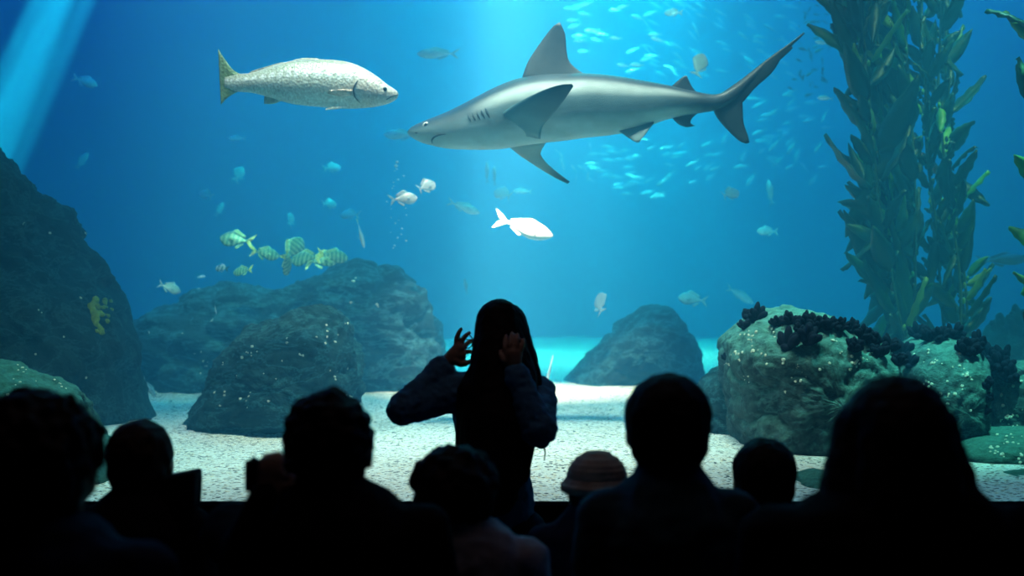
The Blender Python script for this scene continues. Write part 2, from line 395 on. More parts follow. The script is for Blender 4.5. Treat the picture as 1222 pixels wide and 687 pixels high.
# barnacles, each one attached to its rock
def cone_mesh(seed):
    rnd = random.Random(seed); R = []
    for z, r in ((0, 1.), (.35, .85), (.6, .5), (.5, .28)):
        R.append([Vector((r*math.cos(k*PI/4)*(1+rnd.uniform(-.15, .15)), r*math.sin(k*PI/4)*(1+rnd.uniform(-.15, .15)), z)) for k in range(8)])
    V, Fc = rings(R)
    me = bpy.data.meshes.new('barnacle'); me.from_pydata([tuple(v) for v in V], [], Fc); me.materials.append(M['barnacle']); return me
BM = [cone_mesh(i) for i in range(4)]
def barnacles(o, n, size, region, seed=0, clump=3, zmin=-9):
    rnd = random.Random(seed); k = 0; tries = 0
    while k < n and tries < n*30:
        tries += 1
        u, v_ = rnd.uniform(region[0], region[2]), rnd.uniform(region[1], region[3])
        if region[0] <= u and noise.noise(Vector((u*.045, v_*.05, seed))) < -.02: continue
        for c in range(rnd.randint(1, clump)):
            h = hit(u+rnd.gauss(0, 4), v_+rnd.gauss(0, 3), (o.name,))
            if not h or h[1].z < zmin or k >= n: continue
            b = bpy.data.objects.new('barnacle', rnd.choice(BM)); COL.objects.link(b); b.parent = o
            nn = h[1] if h[1].y < 0 or h[1].z > 0 else -h[1]
            s_ = size*rnd.uniform(.5, 1.25)
            b.matrix_local = Matrix.Translation(h[0]-o.location)@nn.to_track_quat('Z', 'Y').to_matrix().to_4x4()@Matrix.Diagonal((s_, s_, s_, 1))
            k += 1
O = {}
for o in list(COL.objects):
    if o.name.startswith(('reef', 'overhang')): O[o.name] = o
barnacles(r_big, 96, .0075, (864, 372, 1056, 470), 3, 4)
barnacles(r_r2, 60, .0075, (1080, 402, 1158, 500), 5, 4)
barnacles(r_r3, 40, .009, (1160, 430, 1222, 510), 6, 4)
barnacles(O['reef_boulder.001'], 48, .0075, (255, 368, 430, 490), 8, 2)
barnacles(O['reef_mound'], 22, .013, (180, 330, 520, 450), 9, 2)
barnacles(r_left, 10, .009, (20, 260, 150, 470), 10, 1)
barnacles(O['reef_boulder'], 30, .006, (0, 436, 100, 500), 11, 3)
barnacles(O['reef_boulder.006'], 30, .007, (1150, 514, 1222, 548), 12, 3)

# yellow-green sponge growing on the left cliff
h = hit(118, 376, (r_left.name,))
geo = []
rnd = random.Random(4)
for i in range(46):
    t = rnd.random(); du = rnd.gauss(0, 7)-(t-.5)*4; dv = (t-.5)*42
    q = hit(118+du*(1.2-t), 378+dv, (r_left.name,))
    if q: geo.append(ellipsoid(q[0]+Vector((0, -.01, 0)), (rnd.uniform(.012, .026), rnd.uniform(.012, .022), rnd.uniform(.012, .03)), nu=8, nv=6))
sp = remesh('sponge', join(*geo), M['sponge'], None, .008, 2, h[0], lambda c: .004*noise.noise(c*70)); sp.location = h[0]
tag(sp, 'yellow green sponge crust clinging to the dark left cliff', 'sponge')

# ------------------------------------------------------------------ dark finger corals
def coral_mesh(seed, n=15, spread=1.15):
    rnd = random.Random(seed); gs = [ellipsoid((0, 0, .08), (.28, .28, .16), nu=10, nv=6)]
    for i in range(n):
        a = rnd.uniform(0, 2*PI); tl = spread*math.sqrt((i+.5)/n); L = rnd.uniform(.55, .95)*(1.05-.25*tl)
        dr = Vector((math.sin(tl)*math.cos(a), math.sin(tl)*math.sin(a), math.cos(tl)))
        w = rnd.uniform(.13, .18); p0 = dr*.08
        path = [p0+dr*L*t for t in (0, .25, .5, .75, .92, 1.)]
        gs.append(tube(path, [w*.5, w*.75, w*1.0, w*1.05, w*.7, w*.2], 8))
    V, Fc = join(*gs); me = bpy.data.meshes.new('coral'); me.from_pydata([tuple(v) for v in V], [], Fc)
    me.polygons.foreach_set('use_smooth', [True]*len(me.polygons)); me.materials.append(M['coral']); return me
CM = [coral_mesh(i, 13+3*i) for i in range(5)]
def coral(u, v_, w, label, names=None, dd=0, group=None):
    h = hit(u, v_+w*.25, names) or hit(u, v_+w*.6, names) or hit(u, v_+w, names)
    if h: loc, d = h[0], h[0].y-CY
    else: d = 6.5+dd; loc = P(u, v_+w*.4, d)
    s_ = w*d/F*.84
    o = bpy.data.objects.new('finger_coral', CM[random.randrange(5)]); COL.objects.link(o)
    o.location = loc; o.scale = (s_,)*3; o.rotation_euler = (random.uniform(-.35, .1), random.uniform(-.3, .3), random.uniform(0, 6))
    tag(o, label, 'coral', group or 'dark blue finger corals on the right hand rocks')
big = ('overhanging_boulder',)
coral(901, 376, 28, 'dark finger coral tuft on the upper left shoulder of the overhanging boulder')
coral(888, 388, 18, 'small dark coral tuft lowest on the left shoulder of the overhanging boulder')
coral(866, 426, 12, 'tiny dark coral tuft clinging to the left face of the overhanging boulder')
coral(939, 408, 38, 'largest dark coral tuft, in the middle of the overhanging boulder face')
coral(965, 402, 34, 'broad dark coral tuft just right of the largest tuft')
coral(926, 384, 20, 'round dark coral tuft at the left end of the row along the boulder crest')
for u, v_, w in ((944, 381, 22), (960, 383, 24), (974, 385, 26), (988, 387, 24), (955, 394, 20)):
    coral(u, v_, w, 'dark coral tuft in the crowded row along the crest of the overhanging boulder')
coral(1022, 413, 24, 'solitary dark coral tuft on the right slope of the overhanging boulder')
for u, v_, w in ((1003, 388, 22), (1016, 391, 22), (1029, 398, 24), (1040, 404, 24)):
    coral(u, v_, w, 'dark coral tuft on the ridge running down beneath the kelp')
for u, v_, w in ((1050, 418, 28), (1063, 412, 26), (1078, 418, 28), (1086, 432, 26), (1072, 430, 22)):
    coral(u, v_, w, 'dark coral tuft filling the gap between the two big right boulders')
for u, v_, w in ((1096, 396, 26), (1110, 392, 24), (1124, 392, 24), (1138, 397, 26)):
    coral(u, v_, w, 'dark coral tuft on top of the rounded boulder at the kelp foot')
for u, v_, w in ((1154, 416, 30), (1168, 410, 30), (1180, 424, 32), (1194, 436, 32), (1184, 442, 30), (1205, 448, 30), (1196, 425, 30)):
    coral(u, v_, w, 'dark coral tuft in the thick patch spreading over the right edge boulder')
for u, v_, w in ((1178, 458, 20), (1179, 474, 18), (1177, 490, 16)):
    coral(u, v_, w, 'dark coral tuft hanging down the cleft of the right edge boulder')
for u, v_, w in ((1196, 388, 30), (1212, 380, 34), (1222, 392, 36)):
    coral(u, v_, w, 'hazy dark coral tuft on the far rock wall at the right edge')

# ------------------------------------------------------------------ kelp
def kelp(name, stems, label, cat='kelp', seed=0, L=.36, step=.075, side=0, bright=.1, group=None):
    """stems: list of paths (world points); blades: one leafy mass"""
    rnd = random.Random(seed); base = Vector(stems[0][0]); root = empty(name, base, label, cat, group)
    gs = []; BG = ([], []); cols = []
    for s_ in stems:
        path = smoothline(s_, 60)
        obj('stipe', shift(tube(path, [.009]*60, 6), base), M['stipe'], root)
        ln = sum((b-a).length for a, b in zip(path, path[1:])); k = int(ln/step); pp = resample(path, k)
        for i in range(0, k-1):
            p0 = pp[i]; az = rnd.uniform(0, 2*PI)
            if side and rnd.random() < .75: az = (PI if side < 0 else 0)+rnd.uniform(-1.1, 1.1)
            el = rnd.uniform(.6, 1.3) if rnd.random() < .9 else rnd.uniform(-1.3, -.7)
            dr = Vector((math.cos(az)*math.cos(el), math.sin(az)*math.cos(el)*.8, math.sin(el))).normalized()
            ll = L*rnd.uniform(.65, 1.2); wd = ll*rnd.uniform(.12, .19); bend = rnd.uniform(-.35, .25)
            sd = dr.cross(Vector((rnd.uniform(-.5, .5), rnd.uniform(-1.2, .2), rnd.uniform(-.2, 1)))).normalized(); nn = sd.cross(dr)
            r_ = rnd.random()
            c = (.012, .075, .035) if r_ > bright*2.2 else ((.04, .22, .06) if r_ > bright else (.16, .46, .08))
            c = tuple(x*rnd.uniform(.7, 1.3) for x in c)
            nS, nW = 12, 4; k0 = len(BG[0])
            ph = rnd.uniform(0, 6)
            # gas bladder
            bl = ellipsoid(p0+dr*.03, (.011, .011, .02), nu=6, nv=4); BG[0].extend(bl[0]); BG[1].extend([tuple(q+k0 for q in f) for f in bl[1]]); cols += [c]*len(bl[0]); k0 = len(BG[0])
            for a in range(nS+1):
                t = a/nS; w_ = wd*(math.sin(PI*min(1, t**.7))**.75+.02)
                ctr = p0+dr*(.045+ll*t)+Vector((0, 0, 1))*(bend*ll*t*t)
                for b_ in range(nW+1):
                    q = (b_/nW-.5)*2
                    ruf = math.sin(t*22+ph+q*2)*.007*abs(q)+abs(q)**2*-.02
                    BG[0].append(ctr+sd*w_*q+nn*ruf); cols.append(tuple(x*(.88+.12*math.sin(t*9+ph)) for x in c))
            for a in range(nS):
                for b_ in range(nW):
                    i0 = k0+a*(nW+1)+b_; BG[1].append((i0, i0+1, i0+nW+2, i0+nW+1))
    g_ = obj('blades', shift(BG, base), M['kelp'], root, cols=cols)
    # real blade thickness
    md = g_.modifiers.new('t', 'SOLIDIFY'); md.thickness = .0025; md.offset = 0
    return root
def stem_path(pts, d, zt=6.3):
    q = [P(u, v_, d+dd) for u, v_, dd in pts]; top = q[-1].copy(); q.append(Vector((top.x+.05, top.y, (top.z+zt)/2))); q.append(Vector((top.x, top.y, zt))); return q
dK = 7.7
kelp('giant_kelp', [stem_path([(1084, 412, 0), (1074, 330, 0), (1060, 240, .1), (1054, 150, .1), (1048, 60, 0), (1046, 0, 0)], dK),
                    stem_path([(1086, 412, .2), (1080, 330, .2), (1072, 240, .2), (1066, 150, .2), (1060, 60, .2), (1056, 0, .2)], dK),
                    stem_path([(1080, 412, -.1), (1066, 340, -.15), (1050, 250, -.2), (1040, 150, -.2), (1032, 60, -.15), (1028, 0, -.1)], dK),
                    stem_path([(1092, 412, .1), (1092, 330, .1), (1092, 240, 0), (1088, 150, 0), (1082, 60, .1), (1080, 0, .1)], dK)],
     'thick column of dense dark green kelp rising from the boulders to the surface', seed=3, L=.36, step=.042, side=-1, bright=.09)
kelp('giant_kelp', [stem_path([(1146, 412, 0), (1146, 340, 0), (1136, 260, 0), (1126, 180, 0), (1120, 100, 0), (1124, 0, 0)], dK+.1),
                    stem_path([(1156, 412, .3), (1152, 340, .3), (1142, 260, .3), (1130, 180, .3), (1132, 90, .3), (1128, 0, .3)], dK+.1),
                    stem_path([(1128, 412, .1), (1122, 340, .1), (1116, 260, 0), (1106, 180, 0), (1104, 90, 0), (1100, 0, 0)], dK+.1)],
     'thinner looser kelp strand just right of the dense kelp column', seed=8, L=.25, step=.05, bright=.06)
kelp('giant_kelp', [stem_path([(1262, 560, 0), (1258, 440, 0), (1254, 300, 0), (1246, 180, 0), (1240, 80, 0), (1238, 0, 0)], 6.2)],
     'bright tipped kelp strand partly cut off by the right edge', seed=13, L=.24, step=.1, side=-1, bright=.22)

# ------------------------------------------------------------------ shark
def shark():
    d = 7.0; c0 = P(720, 130, d)
    top = [(486.5, 157), (490, 152.5), (498, 148), (508, 143.8), (534, 133.5), (560, 120.5), (582, 109), (598, 101.5), (617, 94.5), (646, 89.5), (678, 88.5), (699, 88), (732, 90.7), (764, 96), (796, 101.8), (831, 109.5), (854, 112.5), (874, 104), (896, 88), (915, 72)]
    bot = [(486.5, 159.5), (490, 163), (498, 167.5), (508, 171.5), (534, 177), (560, 178.2), (582, 178.2), (598, 177.4), (617, 174.5), (646, 170.5), (678, 167), (699, 164), (732, 160.5), (764, 154), (796, 142.5), (831, 135.5), (854, 131.5), (874, 122), (896, 99), (915, 77)]
    wid = [.012, .045, .075, .098, .135, .158, .172, .178, .182, .182, .176, .168, .15, .128, .098, .062, .04, .026, .014, .006]
    n = 90; k = 40; R = []; cols = []
    xs = [p[0] for p in top]; tz = smoothline([Vector((a, b, w_)) for (a, b), w_ in zip(top, wid)], n); bz = smoothline([Vector((a, b, 0)) for a, b in bot], n)
    for i in range(n):
        a, b = P(tz[i].x, tz[i].y, d), P(bz[i].x, bz[i].y, d); w_ = tz[i].z; cz = (a+b)/2; hh = (a.z-b.z)/2; ring = []
        for j in range(k):
            th = 2*PI*j/k; cx, sy = math.cos(th), math.sin(th)   # th=0 back, PI/2 viewer side
            s_ = abs(sy)**.92*(1 if sy > 0 else -1); c_ = abs(cx)**.95*(1 if cx > 0 else -1)
            ring.append(Vector((cz.x, cz.y-s_*w_, cz.z+c_*hh)))
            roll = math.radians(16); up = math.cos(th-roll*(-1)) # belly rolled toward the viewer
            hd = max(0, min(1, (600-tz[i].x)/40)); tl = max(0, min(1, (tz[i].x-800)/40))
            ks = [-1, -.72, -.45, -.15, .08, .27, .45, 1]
            A = [(.6, .62, .59), (.50, .53, .50), (.12, .18, .19), (.09, .145, .155), (.46, .50, .47), (.44, .47, .45), (.06, .085, .10), (.035, .055, .07)]  # countershading, plus a highlight band painted along the mid flank
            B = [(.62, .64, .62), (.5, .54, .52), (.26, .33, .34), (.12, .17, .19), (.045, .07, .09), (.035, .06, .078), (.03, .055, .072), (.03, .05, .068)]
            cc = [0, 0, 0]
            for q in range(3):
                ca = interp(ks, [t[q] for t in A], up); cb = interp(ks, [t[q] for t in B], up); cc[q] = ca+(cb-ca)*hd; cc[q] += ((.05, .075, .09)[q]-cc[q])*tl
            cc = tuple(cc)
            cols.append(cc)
        R.append(ring)
    body = rings(R)
    parts = [body]
    def add(L_, T_, t0, t1, cf, n_=12):
        g_ = fin([P(*p) for p in L_], [P(*p) for p in T_], t0, t1, n_); parts.append(g_)
        for i, v_ in enumerate(g_[0]): cols.append(cf((i//12)/(n_-1), (i % 12)))
    dark = lambda a, b: tuple(x+(y-x)*a**2 for x, y in zip((.11, .115, .115), (.025, .04, .055)))
    dk2 = lambda a, b: (.035, .06, .072)
    # first dorsal
    add([(622, 96, d), (628, 78, d), (636.5, 63, d), (654, 38.5, d), (662, 29.5, d), (667.6, 26.6, d)], [(704, 92, d), (690, 83.5, d), (679, 73, d), (676, 58, d), (674.5, 40, d), (668, 26.6, d)], .022, .0015, dark)
    # second dorsal
    add([(800, 104, d), (808, 97, d), (815, 91.5, d), (818, 90, d)], [(834, 112, d), (827, 105, d), (822.5, 97, d), (820, 90.5, d)], .010, .002, dk2, 8)
    # near pectoral, reaching out toward the hall
    add([(586, 147, d-.10), (604, 131, d-.20), (630, 116, d-.32), (656, 104.5, d-.42), (676, 99.6, d-.48), (682, 100, d-.5)], [(645, 166, d-.11), (647, 152, d-.19), (658, 138, d-.30), (672, 121, d-.41), (681, 108, d-.47), (684, 103, d-.5)], .020, .004,
        lambda a, b: tuple(x+(y-x)*min(1, max(0, a*1.8-.45)) for x, y in zip((.09, .18, .20), (.008, .02, .032))))
    # far pectoral
    add([(604, 172, d+.02), (617, 183, d+.1), (636, 196, d+.2), (656, 208.5, d+.3), (670, 216, d+.38), (677, 219, d+.4)], [(654, 167, d+.02), (648, 176, d+.08), (645, 184, d+.13), (653, 195, d+.22), (667, 207, d+.34), (680, 216.5, d+.4)], .016, .004,
        lambda a, b: tuple(x+(y-x)*min(1, max(0, a*2.2-1.1)) for x, y in zip((.40, .43, .41), (.02, .035, .05))))
    # pelvic pair
    add([(738, 156, d-.05), (748, 163, d-.08), (757, 169, d-.1), (760, 170, d-.1)], [(781, 145, d-.04), (779, 149, d-.07), (772, 158, d-.09), (763, 169.5, d-.1)], .010, .003, lambda a, b: (.22, .32, .32), 8)
    add([(744, 156, d+.05), (752, 160, d+.08), (758, 163, d+.1)], [(776, 146, d+.05), (773, 153, d+.08), (764, 162, d+.1)], .008, .003, lambda a, b: (.3, .33, .33), 8)
    # anal
    add([(801, 139, d), (808, 147, d), (816, 151, d), (820, 152, d)], [(834, 134, d), (826, 141, d), (824, 147, d), (830, 150, d)], .008, .002, dk2, 8)
    # tail: upper lobe, its notch, lower lobe
    add([(846, 118, d), (862, 110, d), (888, 92, d), (916, 70, d), (940, 53, d), (959, 38.5, d)], [(862, 131, d), (884, 124, d), (900, 106, d), (922, 86, d), (936, 64, d), (960.5, 40, d)], .014, .004, dk2, 16)
    add([(928, 66, d), (938, 58, d), (944, 54, d)], [(928, 74, d), (939, 64.5, d), (946, 57.5, d)], .005, .002, dk2, 6)
    add([(848, 124, d), (856, 141, d), (868, 155, d), (882, 168, d), (890, 171.3, d)], [(886, 116, d), (886.5, 130, d), (887.5, 147, d), (892, 160, d), (894.5, 170, d)], .014, .003, dk2, 12)
    V, Fc = join(*parts)
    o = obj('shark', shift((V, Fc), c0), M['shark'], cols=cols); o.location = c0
    tag(o, 'large grey shark with tall triangular back fin swimming above the crowd', 'shark')
    def surf(u, v_):   # a point on the viewer-side flank
        i = min(range(n), key=lambda q: abs(tz[q].x-u)); z = (v_-(tz[i].y+bz[i].y)/2)/max(.1, (bz[i].y-tz[i].y)/2)
        return P(u, v_, d-tz[i].z*math.sqrt(max(0, 1-abs(z)**(2/.95)))**.92)-c0+Vector((0, -.003, 0))
    # eye: pale ring and dark pupil
    e = obj('eye', ellipsoid(surf(508.5, 149.5), (.020, .010, .018)), M['eye_pale'], o)
    p_ = obj('pupil', ellipsoid(surf(508.5, 149.5)+Vector((0, -.008, 0)), (.0115, .0055, .0125)), M['eye_dark'], e)
    obj('mouth', tube(smoothline([surf(516, 171), surf(515.5, 167), surf(519, 163), surf(525, 160.8), surf(532, 160.2)], 20), [.0025+.003*math.sin(PI*i/19) for i in range(20)], 6), M['groove'], o)
    obj('nostril', ellipsoid(surf(497, 158.5), (.010, .005, .004)), M['eye_dark'], o)
    for i in range(5):
        u0 = 559+i*5.6; path = [surf(u0-3+1.5*t, 131.5+t*3.4-i*1.1) for t in range(5)]
        obj('gill_slit', tube(smoothline(path, 14), [.002+.006*math.sin(PI*j/13) for j in range(14)], 6), M['groove'], o)
    return o
shark()

# ------------------------------------------------------------------ silver drum
def drum():
    d = 6.6; c0 = P(370, 100, d)
    top = [(475.5, 111), (472, 107.5), (461, 100.5), (442, 86.6), (421, 75.6), (397.5, 71.5), (368, 71), (346, 73), (325, 79), (300, 86.5), (281, 88.5), (268, 92)]
    bot = [(475.5, 113.5), (473, 118.5), (463, 124), (445, 127.8), (421, 129.6), (397.5, 128.7), (368, 126.4), (346, 123.5), (325, 117), (303, 111), (283, 109), (268, 104)]
    wid = [.005, .022, .05, .078, .095, .102, .098, .086, .066, .042, .022, .008]
    n, k = 70, 32; R = []; cols = []
    tz = smoothline([Vector((a, b, w_)) for (a, b), w_ in zip(top, wid)], n); bz = smoothline([Vector((a, b, 0)) for a, b in bot], n)
    for i in range(n):
        a, b = P(tz[i].x, tz[i].y, d), P(bz[i].x, bz[i].y, d); w_ = max(tz[i].z, .004); c = (a+b)/2; hh = (a.z-b.z)/2; ring = []
        for j in range(k):
            th = 2*PI*j/k; ring.append(Vector((c.x, c.y-math.sin(th)*w_, c.z+math.cos(th)*hh)))
            f = (math.cos(th)+1)/2; head = max(0, min(1, (tz[i].x-405)/30))
            cc = [x+(y-x)*f for x, y in zip((.88, .90, .84), (.36, .39, .30))]
            row = 1.9 if (i % 3) and (abs(math.cos(th)-.28) < .12 and math.sin(th) > 0) else 1  # row of scale glints painted into the viewer-side flank colour
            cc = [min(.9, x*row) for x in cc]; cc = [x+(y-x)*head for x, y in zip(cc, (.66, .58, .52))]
            cols.append(cc)
        R.append(ring)
    parts = [rings(R)]
    def add(L_, T_, t0, t1, c, n_=10):
        parts.append(fin([P(*p) for p in L_], [P(*p) for p in T_], t0, t1, n_)); cols.extend([c]*(n_*12))
    add([(287, 88.5, d), (277, 82, d), (266, 67, d), (260.3, 58, d)], [(287, 108, d), (277, 113, d), (269, 119, d), (263.5, 125, d)], .010, .002, (.20, .30, .14), 14)
    add([(386, 72.5, d), (381, 70, d), (366, 69, d)], [(345, 75, d), (350, 71.5, d), (360, 69.3, d)], .006, .0005, (.35, .36, .28), 6)
    add([(345, 75, d), (340, 74, d), (336, 74, d)], [(296, 88.5, d), (298, 86, d), (302, 84, d)], .006, .002, (.30, .33, .25), 6)
    add([(338, 119, d), (331, 122.5, d), (325, 124, d)], [(316, 113, d), (315, 119, d), (315.3, 124, d)], .005, .002, (.55, .62, .5), 6)
    add([(414, 128, d-.05), (402, 130, d-.06), (390, 131, d-.07)], [(396, 127, d-.05), (390, 129, d-.06), (388, 131, d-.07)], .005, .002, (.8, .75, .68), 6)
    add([(421, 107, d-.09), (408, 106.5, d-.125), (392, 108, d-.15)], [(420, 114, d-.085), (406, 115, d-.11), (391, 112, d-.13)], .006, .002, (.66, .50, .42), 8)
    V, Fc = join(*parts); o = obj('meagre', shift((V, Fc), c0), M['drum'], cols=cols); o.location = c0
    tag(o, 'large silver fish with green fan tail swimming ahead of the shark snout', 'fish')
    def surf(u, v_):
        i = min(range(n), key=lambda q: abs(tz[q].x-u)); z = (v_-(tz[i].y+bz[i].y)/2)/max(.1, (bz[i].y-tz[i].y)/2)
        return P(u, v_, d-tz[i].z*math.sqrt(max(0, 1-z*z)))-c0
    e = obj('eye', ellipsoid(surf(459.5, 106.5), (.013, .006, .013)), M['eye_pale'], o)
    obj('pupil', ellipsoid(surf(459.5, 106.5)+Vector((0, -.006, 0)), (.011, .005, .011)), M['eye_dark'], e)
    obj('mouth', tube(smoothline([surf(474.5, 113), surf(469, 114.5), surf(464, 117), surf(461, 119)], 12), [.002, .003]+[.0035]*8+[.003, .002], 6), M['groove'], o)
    obj('gill_cover', tube(smoothline([surf(431, 92), surf(425, 99), surf(422, 107), surf(424, 116), surf(430, 123)], 20), [.001+.004*math.sin(PI*i/19) for i in range(20)], 6), M['groove'], o)
drum()

# ------------------------------------------------------------------ smaller fish
def fish_mesh(name, H, W, fork=.5, back=(.5, .6, .6), belly=(.8, .82, .8), tailc=None, stripes=None, tail=.2, dors=.12, n=16, k=12, finc=None, pk=.38):
    """nose at +x .5, tail tips at -x .5"""
    R = []; cols = []; tailc = tailc or back; finc = finc or back
    for i in range(n):
        t = i/(n-1); x = .5-t*(1-tail)
        if t < pk: s_ = math.sin(t/pk*PI/2)**.72
        else: s_ = 1-(1-.17)*(1-math.cos((t-pk)/(1-pk)*PI))/2
        hh = max(.004, H/2*s_); ww = max(.003, W/2*s_*(1-.45*t)); ring = []
        for j in range(k):
            th = 2*PI*j/k; ring.append(Vector((x, math.sin(th)*ww, math.cos(th)*hh)))
            f = (math.cos(th)+1)/2; c = [a+(b-a)*f for a, b in zip(belly, back)]
            if stripes and i % 4 < 2: c = list(stripes)
            cols.append(c)
        R.append(ring)
    parts = [rings(R)]; xt = .5-(1-tail)
    def add(L_, T_, t0, c, n_=5):
        parts.append(fin([Vector(p) for p in L_], [Vector(p) for p in T_], t0, t0*.3, n_, 8)); cols.extend([c]*(n_*8))
    hp = H/2*.17; sp = H*.5+.02
    add([(xt+.03, 0, hp*.9), (xt-tail*.4, 0, sp*.6), (-.5, 0, sp*.95)], [(xt+.01, 0, -hp*.2), (xt-tail*(1-fork), 0, hp*.3), (-.5+.01, 0, sp*.85)], .006, tailc)
    add([(xt+.01, 0, hp*.2), (xt-tail*(1-fork), 0, -hp*.3), (-.5+.01, 0, -sp*.85)], [(xt+.03, 0, -hp*.9), (xt-tail*.4, 0, -sp*.6), (-.5, 0, -sp*.95)], .006, tailc)
    add([(.22, 0, H*.46), (.15, 0, H*.5+dors*.7), (.08, 0, H*.5+dors*.8)], [(xt+.1, 0, H*.14), (xt+.08, 0, H*.14+dors*.5), (xt+.06, 0, H*.16+dors*.6)], .005, finc)
    add([(.0, 0, -H*.46), (-.03, 0, -H*.48-dors*.5), (-.06, 0, -H*.48-dors*.6)], [(xt+.1, 0, -H*.14), (xt+.09, 0, -H*.14-dors*.4), (xt+.08, 0, -H*.16-dors*.5)], .005, finc)
    for s_ in (-1, 1):
        add([(.2, s_*W*.42, -.01), (.14, s_*(W*.5+.03), -.02), (.06, s_*(W*.5+.05), -.04)], [(.2, s_*W*.42, -H*.18), (.14, s_*(W*.5+.03), -H*.2), (.07, s_*(W*.5+.05), -H*.16)], .004, finc)
    V, Fc = join(*parts); me = bpy.data.meshes.new(name); me.from_pydata([tuple(v) for v in V], [], Fc)
    a = me.color_attributes.new('Col', 'FLOAT_COLOR', 'POINT'); a.data.foreach_set('color', [q for c in cols for q in (*c, 1.)])
    me.polygons.foreach_set('use_smooth', [True]*len(me.polygons)); me.materials.append(M['fish']); return me
EYE = bpy.data.meshes.new('eye'); _g = ellipsoid((0, 0, 0), (1, .5, 1), nu=10, nv=6); EYE.from_pydata([tuple(v) for v in _g[0]], [], _g[1]); EYE.materials.append(M['eye_dark'])
FM = {
 'bream': fish_mesh('bream', .46, .13, .55, (.30, .42, .46), (.55, .62, .62)),
 'disc': fish_mesh('disc', .62, .12, .5, (.30, .42, .46), (.52, .60, .62), tail=.16),
 'jack': fish_mesh('jack', .30, .13, .7, (.30, .42, .45), (.9, .92, .9), tail=.18, dors=.06),
 'school': fish_mesh('school', .24, .12, .7, (.17, .27, .32), (.33, .43, .46), tail=.18, dors=.05, n=12, k=8),
 'schooldark': fish_mesh('schooldark', .34, .14, .6, (.01, .03, .06), (.02, .05, .10), tail=.18, dors=.06, n=12, k=8),
 'grunt': fish_mesh('grunt', .48, .14, .5, (.22, .46, .24), (.42, .60, .42), (.70, .75, .16), (.08, .24, .18), dors=.10, n=26, finc=(.32, .55, .25)),
 'wrasse': fish_mesh('wrasse', .36, .15, .45, (.9, .9, .88), (.95, .95, .92), (.95, .95, .92), dors=.03, tail=.2, n=24, k=16, finc=(.9, .9, .88), pk=.45),
 'yellowtail': fish_mesh('yellowtail', .34, .14, .6, (.5, .6, .6), (.85, .88, .85), (.8, .75, .15), dors=.06),
 'banded': fish_mesh('banded', .5, .14, .5, (.5, .52, .5), (.6, .62, .6), (.02, .03, .04), (.01, .02, .03), dors=.12, n=14),
 'batfish': fish_mesh('batfish', .60, .14, .25, (.75, .85, .72), (.95, .95, .8), tail=.12, dors=.04),
}
def orient(o, u, v_, d, Lpx, ang, yaw=0, roll=0):
    """ang: heading seen from the hall (0 = right, 90 = up); yaw: turned away from the hall"""
    a, y = math.radians(ang), math.radians(yaw)
    X = Vector((math.cos(a)*math.cos(y), math.sin(y), math.sin(a)*math.cos(y))).normalized()
    up = Vector((0, 0, 1)) if abs(X.z) < .97 else Vector((1, 0, 0))
    Y = up.cross(X).normalized(); Z = X.cross(Y)
    Mx = Matrix((X, Y, Z)).transposed().to_4x4()@Matrix.Rotation(math.radians(roll), 4, 'X')
    s_ = Lpx*d/F/max(.35, math.cos(y))
    o.matrix_world = Matrix.Translation(P(u, v_, d))@Mx@Matrix.Diagonal((s_, s_, s_, 1))
def fishy(kind, name, u, v_, d, Lpx, ang, yaw, label, group=None, eyes=True, roll=None):
    if roll is None: roll = -30 if math.cos(math.radians(ang)) > 0 else 30
    o = bpy.data.objects.new(name, FM[kind]); COL.objects.link(o); orient(o, u, v_, d, Lpx, ang, yaw, roll); tag(o, label, 'fish', group)
    if eyes:
        Hh = {'bream': .05, 'disc': .06, 'grunt': .05, 'batfish': .05}.get(kind, .03)
        for s_ in (-1, 1):
            e = bpy.data.objects.new('eye', EYE); COL.objects.link(e); e.parent = o; e.location = (.40, s_*.04, Hh); e.scale = (.017,)*3
    return o
fishy('wrasse', 'wrasse', 625, 271, 9.5, 74, -17, 8, 'brilliant white fish glowing in the light shaft below the shark')
